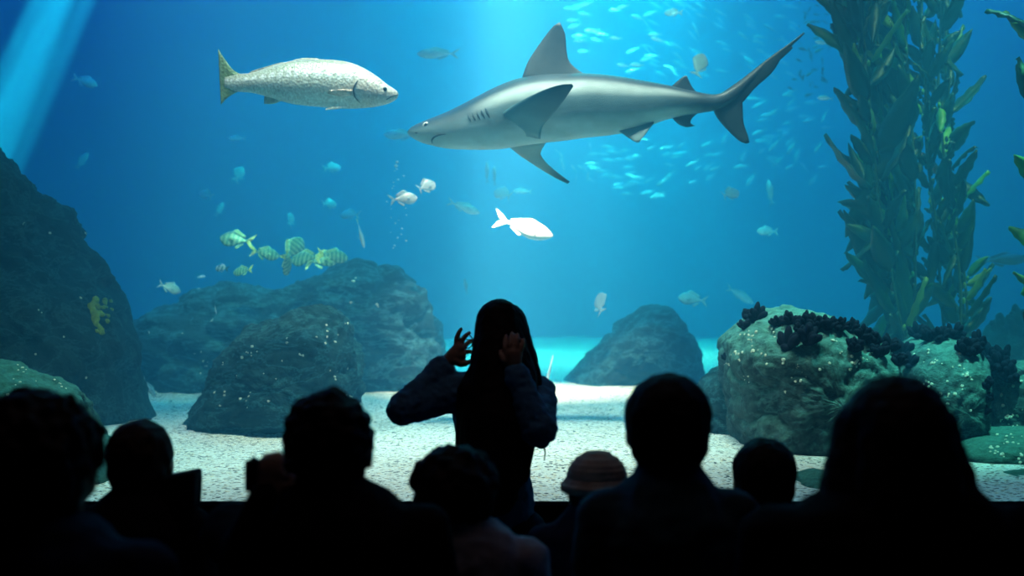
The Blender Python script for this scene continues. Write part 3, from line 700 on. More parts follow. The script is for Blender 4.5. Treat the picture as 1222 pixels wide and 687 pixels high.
S = [
 ('jack', 523, 64, 10.5, 52, 178, 10, 'pale silver fish heading left just above the shark head'),
 ('jack', 480, 161, 11.0, 46, 176, 15, 'pale fish half hidden behind the shark snout'),
 ('bream', 481, 237, 9.5, 34, 8, 25, 'silver forked tail bream between the shark snout and the mound'),
 ('disc', 509, 222, 10.0, 22, 25, 35, 'small round silver fish right of the forked tail bream'),
 ('jack', 553, 247, 11.0, 42, -20, 5, 'hazy pale fish heading right, left of the brilliant white fish'),
 ('disc', 600, 231, 11.5, 22, 160, 30, 'faint round fish just above the brilliant white fish'),
 ('school', 581, 206, 12.0, 28, 92, 20, 'faint upright fish, left one of the pair under the shark belly'),
 ('school', 590, 210, 12.0, 26, 92, 20, 'faint upright fish, right one of the pair under the shark belly'),
 ('jack', 624, 228, 12.5, 24, 175, 20, 'ghostly fish in the light shaft right of the faint round fish'),
 ('yellowtail', 430, 277, 9.5, 38, -78, 20, 'yellow tailed fish diving head down right of the striped shoal'),
 ('bream', 418, 256, 12.5, 26, 178, 20, 'faint oval fish above the diving yellow tailed fish'),
 ('disc', 393, 243, 12.0, 16, 0, 40, 'faint round fish higher left of the diving yellow tailed fish'),
 ('bream', 396, 200, 12.5, 20, 10, 40, 'dim fish highest above the striped shoal'),
 ('bream', 202, 343, 9.2, 28, -22, 15, 'pale blue bream by itself over the left end of the mound'),
 ('banded', 265, 320, 10.0, 18, 175, 20, 'small dark barred fish just above the mound, left of the shoal'),
 ('bream', 246, 232, 12.5, 20, 160, 30, 'dim fish in open water left of the striped shoal'),
 ('bream', 285, 208, 13.0, 20, 70, 40, 'dim tilted fish above the striped shoal left part'),
 ('school', 262, 250, 13.0, 20, 75, 50, 'very faint tilted fish over the leftmost striped fish'),
 ('jack', 283, 165, 12.5, 24, 178, 10, 'dim fish below the silver fish tail'),
 ('bream', 101, 97, 12.0, 30, -18, 15, 'dim blue fish alone in the dark water left of the silver fish'),
 ('school', 98, 192, 13.0, 24, 70, 40, 'barely visible fish below the lone dim blue fish'),
 ('bream', 347, 262, 12.0, 16, 90, 50, 'tiny faint fish straight above the striped shoal'),
 ('batfish', 835, 77, 9.5, 30, 68, 20, 'bright pale round fish above the shark second back fin'),
 ('bream', 804, 15, 10.5, 22, 176, 20, 'small shining fish near the surface above the school'),
 ('disc', 872, 231, 11.0, 23, 15, 25, 'round pale fish alone below the shark tail'),
 ('bream', 916, 276, 12.5, 26, 178, 10, 'faint fish in open water left of the kelp'),
 ('disc', 716, 362, 10.5, 24, 95, 45, 'small pale upright fish above the pyramid boulder'),
 ('bream', 827, 357, 11.5, 36, 172, 10, 'cloudy pale fish over the top of the pyramid boulder'),
 ('school', 556, 342, 12.0, 20, 100, 30, 'tiny upright fish left above the standing girl'),
 ('school', 919, 230, 12.5, 34, 92, 30, 'pale fish hanging upright between shark tail and kelp'),
 ('jack', 745, 112, 12.0, 1, 0, 0, None),
 ('jack', 883, 352, 12.5, 40, -30, 10, 'ghostly fish slanting down left of the overhanging boulder'),
 ('jack', 985, 117, 11.0, 18, 170, 30, 'small white fish at the left border of the kelp column'),
 ('jack', 981, 51, 11.0, 16, 160, 30, 'small white fish near the kelp top left border'),
 ('yellowtail', 1139, 295, 9.2, 30, -55, 10, 'pale blue fish seen between the blades of the looser kelp strand'),
 ('jack', 178, 462, 8.2, 28, -60, 20, 'slim dark striped fish at the foot of the left cliff'),
 ('jack', 257, 368, 9.2, 14, -85, 20, 'tiny slim pale fish diving before the mound'),
 ('jack', 240, 330, 10.0, 10, 10, 20, 'tiny white fish left of the dark barred fish'),
]
for k_, u, v_, d, Lp, an, ya, lb in S:
    if lb: fishy(k_, {'bream': 'sea_bream', 'disc': 'pompano', 'jack': 'jackfish', 'school': 'mackerel', 'yellowtail': 'yellowtail', 'banded': 'damselfish', 'batfish': 'batfish'}[k_], u, v_, d, Lp, an, ya, lb)
gr = 'striped yellow green fish shoaling over the mound'
for u, v_, d, Lp, an, ya, lb in [
 (283, 286, 9.4, 44, 172, 10, 'leftmost and largest striped yellow green fish of the shoal'),
 (316, 302, 9.3, 34, -12, 20, 'striped fish between the leftmost one and the crowded right group'),
 (290, 323, 9.2, 26, 190, 15, 'yellow tailed striped fish lowest over the left shoulder of the mound'),
 (342, 314, 9.4, 28, -92, 40, 'striped fish turned upright at the left end of the crowded group'),
 (350, 298, 9.6, 34, 60, 40, 'striped fish climbing steeply inside the crowded group'),
 (366, 308, 9.3, 40, 186, 25, 'striped fish low in the middle of the crowded group'),
 (384, 310, 9.5, 44, 10, 10, 'big striped fish with upright spiny fin in the crowded group'),
 (397, 305, 9.2, 36, -8, 20, 'rightmost striped yellow green fish of the shoal')]:
    fishy('grunt', 'striped_grunt', u, v_, d, Lp, an, ya, lb, gr)
# pale shark-like fish gliding out of the kelp at the right
fishy('school', 'dogfish', 1196, 310, 9.6, 66, 4, 10, 'long pale blue fish gliding between the kelp strand and the right edge')

rnd = random.Random(21)
def school(n, gen, kind, label, grp, dr=(14.3, 18.3)):
    k = 0
    while k < n:
        u, v_, an, Lp = gen()
        if u is None: continue
        fishy(kind, 'schooling_fish', u, v_, rnd.uniform(*dr), Lp, an, rnd.uniform(-30, 30), label, grp, eyes=False); k += 1
def gA():
    u = rnd.uniform(678, 790); v_ = rnd.uniform(2, 88); return u, v_, 184+rnd.gauss(0, 8), rnd.uniform(15, 21)
school(26, gA, 'jack', 'silvery fish of the school heading left behind the shark back fin', 'silver school behind the back fin', (12, 14.5))
def gB():
    u = rnd.uniform(770, 955); v_ = rnd.uniform(0, 95)
    return u, v_, 150+rnd.gauss(0, 14), rnd.uniform(14, 21)
school(78, gB, 'school', 'pale fish of the dense slanting school above the shark tail', 'slanting school above the shark tail')
def gC():
    u = rnd.uniform(690, 860); v_ = rnd.uniform(165, 238)-(860-u)*.02
    if v_ > 235-(abs(u-770)/90)**2*25: return None, 0, 0, 0
    return u, v_, 190+(u-770)*.22+rnd.gauss(0, 12), rnd.uniform(12, 21)
school(52, gC, 'school', 'faint pale fish of the school beneath the shark hind body', 'faint school beneath the shark')
def gD():
    u = rnd.uniform(862, 990); v_ = rnd.uniform(105, 215)
    return u, v_, 205+rnd.gauss(0, 22), rnd.uniform(14, 23)
school(44, gD, 'school', 'faint pale fish of the school right of the shark lower tail lobe', 'faint school right of the tail')
def gE():
    u = rnd.gauss(972, 16); v_ = rnd.uniform(0, 115)
    if u > 1000: return None, 0, 0, 0
    return u, v_, rnd.choice((160, 120, 80, 200))+rnd.gauss(0, 15), rnd.uniform(7, 12)
school(46, gE, 'schooldark', 'tiny dark fish before the lavender glow left of the kelp', 'dark little fish by the kelp', (11, 13.5))
def gF():
    u = rnd.uniform(664, 712); v_ = rnd.uniform(168, 215); return u, v_, 100+rnd.gauss(0, 25), rnd.uniform(9, 14)
school(10, gF, 'school', 'small upright pale fish near the tip of the lower side fin', 'upright little fish by the side fin')

# bubbles rising left of the forked tail bream
bme = bpy.data.meshes.new('bubble'); _g = ellipsoid((0, 0, 0), (1, 1, .8), nu=10, nv=8); bme.from_pydata([tuple(v) for v in _g[0]], [], _g[1]); bme.materials.append(M['bubble'])
bme.polygons.foreach_set('use_smooth', [True]*len(bme.polygons))
for i in range(26):
    u = 474+rnd.gauss(0, 5)+(3 if i % 2 else -3); v_ = 192+i*4.2+rnd.uniform(-2, 2)
    o = bpy.data.objects.new('bubble', bme); COL.objects.link(o); o.location = P(u, v_, 10+rnd.uniform(-.15, .15)); s_ = rnd.uniform(.004, .010)*(1.7 if i < 3 else 1); o.scale = (s_,)*3
    tag(o, 'tiny pale air bubble in the column rising under the shark snout', 'bubble', 'rising air bubbles')
# two pale stalks standing in the far gravel
for u0, v0, u1, v1, lb in ((637, 478, 634, 424, 'slim pale stalk standing upright behind the girl, left of its twin'), (648, 476, 660, 424, 'slim pale stalk leaning right, nearer the pyramid boulder')):
    a, b = P(u0, v0, 9.2), P(u1, v1, 9.2); a.z = GZ-.03
    base = a.copy(); root = empty('slim_stalk', base, lb, 'sea pen')
    obj('stalk', shift(tube([a.lerp(b, t) for t in (0, .25, .5, .75, 1)], [.012, .012, .010, .007, .002], 8), base), M['stalk_pale'], root)

# ------------------------------------------------------------------ people
SK = simple('skin', (.45, .27, .2), .55, .08, 12)
HAIRD = simple('hair_dark', (.012, .009, .008), .7, .4, 60, bmp=.002, spec=.2)
HAIRB = simple('hair_brown', (.05, .03, .02), .7, .4, 60, bmp=.002, spec=.2)
def cloth(n, c): return simple(n, c, .95, .25, 25, bmp=.003, spec=.08)
C_BLACK = cloth('cloth_black', (.012, .012, .014)); C_NAVY = cloth('cloth_navy', (.02, .03, .06)); C_DENIM = cloth('cloth_denim', (.09, .26, .46))
C_GREY = cloth('cloth_grey', (.45, .42, .50)); C_RED = cloth('cloth_red', (.12, .02, .02)); C_BLUE = cloth('cloth_blue', (.05, .12, .17)); C_BEIGE = cloth('cloth_beige', (.6, .5, .4))
C_SHOE = simple('shoe', (.02, .02, .02), .6)

def head_geo(c, s, fwd=0, tilt=0):
    """head with a face looking along +y turned by fwd; s = head height; c = head centre"""
    Mr = Euler((tilt, 0, fwd)).to_matrix(); c = Vector(c)
    def q(x, y, z): return c+Mr@Vector((x*s, y*s, z*s))
    e = Euler((tilt, 0, fwd))
    g_ = [ellipsoid(q(0, -.03, .08), (.335*s, .40*s, .40*s), e, 24, 16),          # skull
          ellipsoid(q(0, .10, -.16), (.26*s, .27*s, .30*s), e, 20, 14),            # jaw and face
          ellipsoid(q(0, .30, -.42), (.10*s, .09*s, .07*s), e),                    # chin
          capsule(q(0, .36, .05), .035*s, q(0, .44, -.12), .055*s),                # nose
          capsule(q(-.08, .36, -.27), .035*s, q(.08, .36, -.27), .035*s),          # lips
          capsule(q(-.15, .32, .10), .05*s, q(.15, .32, .10), .05*s)]              # brow
    for k in (-1, 1):
        g_.append(ellipsoid(q(k*.345, -.03, -.04), (.035*s, .09*s, .13*s), e, 12, 8))  # ears
        g_.append(ellipsoid(q(k*.19, .24, -.14), (.09*s, .09*s, .09*s), e, 12, 8))     # cheeks
    return join(*g_), q, e

def relaxed_hand(w, dr, side, s):
    """wrist w, direction dr, thumb side vector; five bent fingers"""
    dr = Vector(dr).normalized(); sd = (Vector(side)-dr*Vector(side).dot(dr)).normalized(); nn = dr.cross(sd); g_ = []
    for k, (off, L_) in enumerate(((.33, .40), (.11, .46), (-.11, .42), (-.33, .33))):
        a = w+dr*s*.50+sd*off*s*.5; b = a+dr*s*L_*.5+nn*s*.04; c = b+dr*s*L_*.35+nn*s*.12
        g_.append(limb([w+sd*off*s*.25, a, b, c], [s*.10, s*.095, s*.075, s*.055]))
    a = w+dr*s*.12+sd*s*.22; b = a+dr*s*.2+sd*s*.2; c = b+dr*s*.22+sd*s*.03
    g_.append(limb([w, a, b, c], [s*.12, s*.10, s*.085, s*.06])); return join(*g_)

def person(label, x, y, top, pose, hs=.215, hair='short', hm=None, coat=None, legs=None, fwd=0, tilt=0, sh=None, wide=1.0, arms=None, group=None, hairw=1.0, hseed=0, voxel=.009, head_dx=0, collar=True, nf=1.22):
    """x,y = place; top = height of the crown above the floor"""
    hm = hm or HAIRD; coat = coat or C_BLACK; legs = legs or C_BLACK
    base = Vector((x, y, 0)); root = empty('person', base, label, 'person', group)
    hc = Vector((x+head_dx, y, top-.50*hs-.012)); (hg, q, e) = head_geo(hc, hs, fwd, tilt)
    neck = Vector((x, y-.02, top-hs*1.02)); sz = top-hs*nf; sw = (sh or hs*.80)*wide
    chest = Vector((x, y-.03, sz-hs*.45)); adult = pose == 'sit'
    if pose == 'sit': hipz = .50
    else: hipz = top*.50
    hip = Vector((x, y-.04, hipz)); kn = []
    body = [hg, capsule(hc+Vector((0, -.02, -hs*.25)), hs*.24, Vector((x, y-.03, sz+.01)), hs*.27)]
    tor = [capsule(chest, hs*.55, hip+Vector((0, 0, .08)), hs*.52),
           ellipsoid((x, y-.03, chest.z), (sw*.95, hs*.50, hs*.62)), ellipsoid((x, y-.03, (chest.z+hipz)/2), (sw*.78, hs*.5, (chest.z-hipz)*.62))]
    body += tor
    sleeves = []; legg = []; shoes = []; hands = []
    for i, k in enumerate((-1, 1)):
        s0 = Vector((x+k*sw, y-.03, sz-.05))
        a = arms[i] if arms and arms[i] else None
        if a: el, wr, hd = Vector(a[0]), Vector(a[1]), a[2]
        elif pose == 'sit':
            el = s0+Vector((k*.05, .06, -hs*1.25)); wr = Vector((x+k*sw*.5, y+.34, hipz+.18)); hd = (0, 1, -.2)
        else:
            el = s0+Vector((k*.04, -.02, -hs*1.15)); wr = el+Vector((k*.0, .08, -hs*.95)); hd = (0, .15, -1)
        ar = limb([neck+Vector((k*hs*.1, 0, -.05)), s0, el, wr], [hs*.22, hs*.27, hs*.19, hs*.13])
        body.append(limb([s0, el, wr], [hs*.17, hs*.14, hs*.10]))
        if hd is not None:
            th = Vector((-k, .2, .1)); body.append(relaxed_hand(wr, hd, th, hs*.42)); body.append(capsule(el, hs*.12, wr, hs*.10))
        sleeves.append(ar)
        h0 = Vector((x+k*hs*.36, hip.y, hipz))
        if pose == 'sit': pk_ = Vector((x+k*hs*.5, y+.42, .50)); an = Vector((x+k*hs*.5, y+.44, .09))
        else: pk_ = Vector((x+k*hs*.38, y+.0, hipz*.53)); an = Vector((x+k*hs*.4, y-.03, .08))
        body.append(limb([h0, pk_, an], [hs*.32, hs*.22, hs*.15])); legg.append(limb([h0, pk_, an], [hs*.40, hs*.29, hs*.23]))
        shoes.append(limb([an+Vector((0, -.03, -.035)), an+Vector((0, .13*hs/.2, -.045))], [hs*.20, hs*.17]))
        body.append(limb([an, an+Vector((0, .10, -.04))], [hs*.14, hs*.12]))
    remesh('body', shift(join(*body), base), SK, root, voxel*.8, 3)
    ct = join(*([capsule(chest, hs*.64, hip+Vector((0, 0, .07)), hs*.62), ellipsoid((x, y-.03, chest.z+.01), (sw*1.05, hs*.62, hs*.70)),
                 capsule(Vector((x-sw*.8, y-.03, sz-.06)), hs*.27, Vector((x+sw*.8, y-.03, sz-.06)), hs*.27),
                 ellipsoid((x, y-.03, (chest.z+hipz)/2), (sw*.9, hs*.62, (chest.z-hipz)*.66))]+sleeves
                +([capsule(Vector((x, y-.03, sz+hs*.02)), hs*.36, Vector((x, y-.03, sz+hs*.16)), hs*.31)] if collar else [])))
    fold = lambda c_: .006*noise.noise(Vector((c_.x*14, c_.y*14, c_.z*26+hseed)))+.003*noise.noise(c_*50)
    remesh('coat', shift(ct, base), coat, root, voxel, 3, disp=fold)
    remesh('trousers', shift(join(*legg, ellipsoid(hip, (hs*.75, hs*.6, hs*.45))), base), legs, root, voxel, 3, disp=fold)
    for s_ in shoes: remesh('shoe', shift(s_, base), C_SHOE, root, voxel, 2)
    if hair:
        hw = hairw; g_ = [ellipsoid(q(0, -.07, .115), (.375*hs*hw, .41*hs*hw, .40*hs), e, 24, 16), ellipsoid(q(0, -.16, -.06), (.345*hs*hw, .29*hs*hw, .36*hs), e, 20, 14)]
        amp = .004
        if hair == 'long':
            g_ += [limb([q(0, -.22, .1), q(0, -.30, -.5), q(0, -.30, -1.15)], [.34*hs, .42*hs, .46*hs])]
            for k in (-1, 1): g_.append(limb([q(k*.22, -.05, .12), q(k*.30*hw, -.12, -.35), q(k*.52*hw, -.18, -1.05)], [.22*hs, .26*hs, .28*hs]))
        if hair == 'bob':
            for k in (-1, 1): g_.append(limb([q(k*.20, -.05, .1), q(k*.28*hw, -.12, -.3)], [.24*hs, .20*hs]))
        if hair in ('curly', 'fluffy'):
            amp = .012; rr = random.Random(hseed)
            for i in range(170):
                a = rr.uniform(0, 2*PI); zz = rr.uniform(-.25, 1); rad_ = math.sqrt(max(0, 1-zz*zz)); px, py = rad_*math.cos(a), rad_*math.sin(a)
                if py > .5 and zz < .45: continue
                g_.append(ellipsoid(q(px*.36*hw, -.07+py*.39*hw, .115+zz*.38), ((.055 if hair == 'curly' else .042)*hs*rr.uniform(.6, 1.3),)*3, None, 8, 6))
        remesh('hair', shift(join(*g_), base), hm, root, voxel*.7, 2, disp=lambda c_: amp*noise.noise(c_*45)+.002*noise.noise(Vector((c_.x*160, c_.y*160, c_.z*20))))
    return root, q, e, hc, base, sz, sw

def at(u, d): return (u-611)*d/F, d+CY
def topz(v_, d): return CZ-(v_-343.5)*d/F
def PP(u, v_, d): return P(u, v_, d)

# A: curly haired adult cut by the left edge
x, y = at(46, 2.0)
person('adult with short curly hair cut off by the left edge, wearing a dark coat', x, y, topz(460, 2.0), 'sit', .24, 'curly', coat=C_NAVY, sh=.17, nf=1.05, hseed=3, fwd=-.2, hairw=1.13)
# B: child with upturned collar
x, y = at(169, 2.9)
rB, q, e, hc, bB, sz, sw = person('child with a square upturned collar between the curly haired adult and the camera holder', x, y, topz(494, 2.9), 'stand', .20, 'short', hm=HAIRB, coat=C_BLACK, sh=.12, nf=1.05, hseed=5)
a0, a1, a2, a3 = PP(150, 578, 2.86), PP(235, 561, 2.86), PP(233, 606, 2.84), PP(150, 622, 2.84)
pts = [a0, a1, a2, a3]; V = [p_+Vector((0, -.02, 0)) for p_ in pts]+[p_+Vector((0, .06, 0)) for p_ in pts]
remesh('collar', shift((V, box((0, 0, 0), (1, 1, 1))[1]), bB), C_BLACK, rB, .006, 3)
# C: person holding a camera up
x, y = at(393, 2.35)
cx1 = PP(322, 566, 2.05)
rC, q, e, hc, bC, sz, sw = person('broad shouldered person in the middle left, holding a camera up beside the head', x, y, topz(460, 2.35), 'sit', .220, 'fluffy', coat=C_BLACK, sh=.175, nf=1.0, hseed=9, hairw=.98,
       arms=[(PP(292, 660, 2.2), PP(316, 594, 2.12)+Vector((0, 0, 0)), (.15, .25, .9)), None])
g_ = []
cam_c = PP(322, 566, 2.22)
body_c = remesh('camera', shift(join(box(cam_c+Vector((-.042, -.02, -.028)), cam_c+Vector((.04, .02, .026))), box(cam_c+Vector((-.012, -.015, .02)), cam_c+Vector((.018, .018, .036)))), cam_c), C_BLACK, None, .004, 2)
body_c.location = cam_c; tag(body_c, 'small dark camera held up left of the broad shouldered person', 'camera')
obj('lens', ([v for v in tube([(0, .018, 0), (0, .05, 0), (0, .055, 0)], [.022, .022, .018], 20)[0]], tube([(0, .018, 0), (0, .05, 0), (0, .055, 0)], [.022, .022, .018], 20)[1]), M['eye_dark'], body_c)
obj('shutter_button', tube([(-.028, 0, .024), (-.028, 0, .031)], [.006, .005], 12), M['sill'], body_c)
# D: small child with puffy hair and grey coat
x, y = at(543, 2.6)
person('small child with puffy hair and pale grey coat in front of the standing girl', x, y, topz(526, 2.6), 'stand', .195, 'fluffy', coat=C_GREY, sh=.145, nf=.98, hseed=12, hairw=1.22)
# E: child in a beige rimmed cap
x, y = at(712, 3.0)
rE, q, e, hc, bE, sz, sw = person('small child in a beige knitted hat left of the tall boy', x, y, topz(533, 3.0), 'stand', .185, 'short', coat=C_NAVY, sh=.12, nf=.95, hseed=14)
hat = join(ellipsoid(q(0, -.06, .16), (.40*.185, .43*.185, .37*.185), e, 24, 14), tube([q(.40*math.cos(a), -.06+.43*math.sin(a), .06) for a in [i*2*PI/24 for i in range(25)]], .016, 8))
remesh('hat', shift(hat, bE), C_BEIGE, rE, .006, 2, disp=lambda c_: .004*math.sin(c_.z*500)*.4)
# F: boy, dark head in the middle right
x, y = at(796, 2.5)
person('tall boy with short smooth hair in front of the pyramid boulder, in a dark jacket', x, y, topz(439, 2.5), 'stand', .222, 'short', coat=C_BLUE, sh=.125, nf=1.1, hseed=16, hairw=1.05)
# G: small child
x, y = at(911, 3.0)
person('small round headed child between the tall boy and the long haired viewer', x, y, topz(517, 3.0), 'stand', .195, 'short', coat=C_BLACK, sh=.11, nf=1.05, hseed=18, hairw=1.05)
# H: woman with long hair
x, y = at(1066, 2.0)
person('long haired adult nearest on the right, hair spreading over dark coat', x, y, topz(440, 2.0), 'sit', .228, 'long', coat=C_BLACK, sh=.19, nf=.95, hseed=20, hairw=1.02)

# bench the adults sit on
for x0, x1, yy, lb in ((-1.35, -.35, -2.67, 'black bench under the curly haired adult at the left'), (-.75, .0, -2.32, 'black bench under the camera holder'), (.2, 1.05, -2.67, 'black bench under the long haired adult')):
    base = Vector(((x0+x1)/2, yy, 0)); w_ = (x1-x0)/2
    if x0 == -1.35: base.x -= .02
    root = empty('bench', base, lb, 'bench', 'black benches for the audience')
    obj('seat', box((-w_, -.17, .33), (w_, .15, .375)), M['room_black'], root, smooth=False)
    for sx in (-1, 1):
        for sy in (-.13, .11): obj('leg', box((sx*(w_-.05)-.02, sy-.02, 0), (sx*(w_-.05)+.02, sy+.02, .33)), M['room_black'], root, smooth=False)

# I: the standing girl
def girl():
    d = 3.95; px = d/F; g0 = P(592, 450, d); base = Vector((g0.x, g0.y, 0))
    root = empty('person', base, 'standing girl with long dark hair and denim jacket, hands at her glasses', 'person')
    top = topz(366, d); hs = .215; fwd = math.radians(52)      # face turned toward the left
    hc = Vector((P(597.5, 404, d).x, g0.y, top-.5*hs-.01)); (hg, q, e) = head_geo(hc, hs, fwd, 0)
    nk = P(598, 452, d); sL = P(548, 466, d-.02); sR = P(640, 470, d-.02); ch = P(594, 492, d); hip = Vector((P(592, 600, d).x, g0.y, .74))
    eL = P(481, 488, d-.10); wL = P(532, 434, d-.02); eR = P(643, 512, d-.20); wR = P(613, 440, d-.17)
    body = [hg, capsule(hc+Vector((0, -.01, -.05)), .048, nk+Vector((0, 0, -.06)), .052), capsule(ch, .10, hip, .105), limb([nk+Vector((0, 0, -.05)), sL], [.06, .05]), limb([nk+Vector((0, 0, -.05)), sR], [.06, .05])]
    body += [limb([sL, eL, wL], [.042, .034, .023]), limb([sR, eR, wR], [.042, .034, .023])]
    # left hand: palm and five separate fingers at the glasses
    dl = d-.02; kn = [(545, 412.5, 0), (549.5, 412, -.012), (551.5, 416.5, -.02), (551.5, 421, -.01)]
    body.append(limb([wL, P(543, 423, dl), P(547, 416, dl)], [.023, .026, .020])); body.append(limb([P(540, 428, dl), P(549, 424, dl)], [.022, .020]))
    fgs = [[(545, 414, 0), (544.5, 405, 0), (547, 398, .0), (550.3, 392.5, .0)],
           [(549, 413, .01), (551.5, 406, .015), (555.5, 400.5, .015), (560.5, 397, .02)],
           [(551, 417, .03), (556, 411, .05), (561, 407, .06), (565, 406, .06)],
           [(550.5, 421.5, .02), (556, 419.5, .02), (561, 419.6, .02), (565, 420.3, .02)],
           [(543, 430, -.015), (549.5, 434.5, -.01), (556, 433.5, -.01), (563, 430, .0)]]
    for k, f in enumerate(fgs):
        body.append(limb([P(a, b, dl+c) for a, b, c in f], [.0105, .0085, .0078, .0062] if k < 4 else [.013, .0105, .009, .0068]))
    # right hand, flat against the hair over her ear
    dr_ = d-.17
    body.append(limb([wR, P(613, 431, dr_), P(612, 422, dr_)], [.023, .026, .026])); body.append(limb([P(608, 424, dr_), P(618, 424, dr_)], [.015, .015]))
    for k, f in enumerate([[(605.5, 424, 0), (602.5, 415, .0), (602.5, 407, .01), (604, 400.5, .02)], [(610, 422, 0), (608.8, 412, -.01), (609.5, 404, 0), (611, 397.5, .015)],
              [(614.5, 422, 0), (615.8, 412, -.008), (617, 404.5, .0), (617.5, 399, .015)], [(618.5, 424, 0), (622, 416, 0), (624, 410, .005), (624.5, 405, .015)],
              [(607, 436, 0), (600.5, 430, -.01), (597.5, 424, -.005), (597, 418.5, .01)]]):
        body.append(limb([P(a, b, dr_+c) for a, b, c in f], [.0105, .0085, .0078, .0062]))
    legs = []; shoes = []
    for k in (-1, 1):
        h0 = hip+Vector((k*.075, 0, -.02)); kn_ = Vector((hip.x+k*.085, hip.y+.02, .41)); an = Vector((hip.x+k*.09, hip.y-.01, .08))
        body.append(limb([h0, kn_, an, an+Vector((0, .11, -.045))], [.075, .05, .035, .028])); legs.append(limb([h0, kn_, an], [.092, .066, .055])); shoes.append(limb([an+Vector((0, -.03, -.035)), an+Vector((0, .15, -.045))], [.043, .036]))
    remesh('body', shift(join(*body), base), SK, root, .0042, 2)
    # jacket
    cuffL = wL.lerp(eL, .10); cuffR = wR.lerp(eR, .06)
    jk = [capsule(P(594, 488, d), .125, P(590, 570, d), .112), ellipsoid(P(594, 492, d), (.145, .105, .15)), limb([nk+Vector((0, -.01, -.05)), sL, eL, cuffL], [.068, .062, .052, .033]),
          limb([nk+Vector((0, -.01, -.05)), sR, eR, cuffR], [.068, .064, .056, .034]), capsule(P(597, 463, d), .07, P(597, 456, d), .06), capsule(P(590, 570, d), .116, P(590, 600, d), .128)]
    for w_, e_ in ((wL, eL), (wR, eR)):
        for t in (.10, .24): jk.append(capsule(w_.lerp(e_, t), .038+.02*t, w_.lerp(e_, t+.035), .038+.02*t))
    def fold(c_):
        return .0055*noise.noise(Vector((c_.x*24, c_.y*24, c_.z*42)))+.004*noise.noise(c_*70)
    J = remesh('jacket', shift(join(*jk), base), C_DENIM, root, .006, 2, disp=fold)
    remesh('trousers', shift(join(*legs, ellipsoid(hip, (.14, .11, .10))), base), C_NAVY, root, .008, 3)
    for s_ in shoes: remesh('shoe', shift(s_, base), C_SHOE, root, .008, 2)
    obj('drawstring', shift(tube([P(649, 530, d-.13), P(650.5, 540, d-.13), P(649.6, 549, d-.13)], [.003, .0025, .002], 6), base), C_BLACK, J)
    # long hair down the back, swept to her right
    bk = -.06
    hr = [ellipsoid(q(0, -.07, .11), (.375*hs, .39*hs, .405*hs), e, 24, 16), ellipsoid(q(.02, -.20, -.1), (.33*hs, .27*hs, .40*hs), e, 20, 14),
          limb([P(596, 385, d-.03), P(594, 440, d-.09), P(590, 500, d-.13), P(587, 560, d-.13), P(588, 586, d-.12)], [.075, .088, .105, .105, .08]),
          limb([P(606, 385, d-.02), P(622, 425, d-.04), P(632, 455, d-.06), P(638, 480, d-.06), P(645, 500, d-.04)], [.06, .048, .042, .032, .012]),
          limb([P(602, 400, d-.05), P(612, 450, d-.10), P(615, 500, d-.13), P(612, 560, d-.12)], [.06, .075, .075, .055]),
          limb([P(586, 392, d-.03), P(581, 430, d-.05), P(568, 470, d-.11), P(566, 530, d-.12)], [.045, .040, .06, .06])]
    remesh('hair', shift(join(*hr), base), HAIRD, root, .0055, 3, disp=lambda c_: .003*noise.noise(Vector((c_.x*120, c_.y*120, c_.z*9)))+.002*noise.noise(c_*30))
    # glasses
    gb = P(562, 396, d+.06); gl = empty('eyeglasses', gb, 'thin round metal eyeglasses pinched by the fingers of the standing girl', 'eyeglasses')
    ax = Vector((-math.sin(fwd), math.cos(fwd), 0)); sd = Vector((math.cos(fwd), math.sin(fwd), 0)); mt = M['eye_dark']
    for k in (-1, 1):
        c_ = q(0, .50, .03)+sd*k*.032
        ring = [c_+(sd*math.cos(a)*.024+Vector((0, 0, 1))*math.sin(a)*.021) for a in [i*2*PI/24 for i in range(25)]]
        obj('rim', shift(tube(ring, .002, 6), gb), mt, gl)
        t0 = c_+sd*k*.024+Vector((0, 0, .008)); obj('temple', shift(tube([t0, t0-ax*.07, t0-ax*.12+Vector((0, 0, -.01))], .0015, 6), gb), mt, gl)
    c_ = q(0, .50, .035); obj('bridge', shift(tube([c_-sd*.009, c_+Vector((0, 0, .004)), c_+sd*.009], .0013, 6), gb), mt, gl)
girl()

# ------------------------------------------------------------------ lights over the tank
def area(loc, sx, sy, p, c, rot=(0, 0, 0), spread=180):
    l = bpy.data.lights.new('tank_light', 'AREA'); l.spread = math.radians(spread); l.shape = 'RECTANGLE'; l.size = sx; l.size_y = sy; l.energy = p; l.color = c
    o = bpy.data.objects.new('tank_light', l); o.location = loc; o.rotation_euler = rot; COL.objects.link(o)
def spot(loc, to, p, deg, c, blend=.6, r=.06):
    l = bpy.data.lights.new('tank_spot', 'SPOT'); l.energy = p; l.color = c; l.spot_size = math.radians(deg); l.spot_blend = blend; l.shadow_soft_size = r
    o = bpy.data.objects.new('tank_spot', l); o.location = loc; o.rotation_euler = (Vector(to)-Vector(loc)).to_track_quat('-Z', 'Y').to_euler(); COL.objects.link(o)
ZL = 7.6
area((.6, 10.4, ZL), 3.6, 5.6, 1350, (.02, .82, 1), spread=125)
area((-4.5, 9.5, ZL), 5, 6.5, 620, (.0, .22, 1), spread=150)
area((6.0, 10, ZL), 4, 6.5, 620, (.0, .20, 1), spread=150)
area((0, .75, ZL-.2), 6, .9, 150, (.9, .85, .85))                                # lamp row over the window
spot((.9, .9, ZL), (.4, 2.3, 2.2), 4200, 40, (1, .86, .80), 1., .5)              # unseen lamps added to brighten the shark and the near gravel
spot((-.7, .6, ZL), (-.5, 1.8, GZ), 4200, 40, (1, .86, .80), 1., .4)
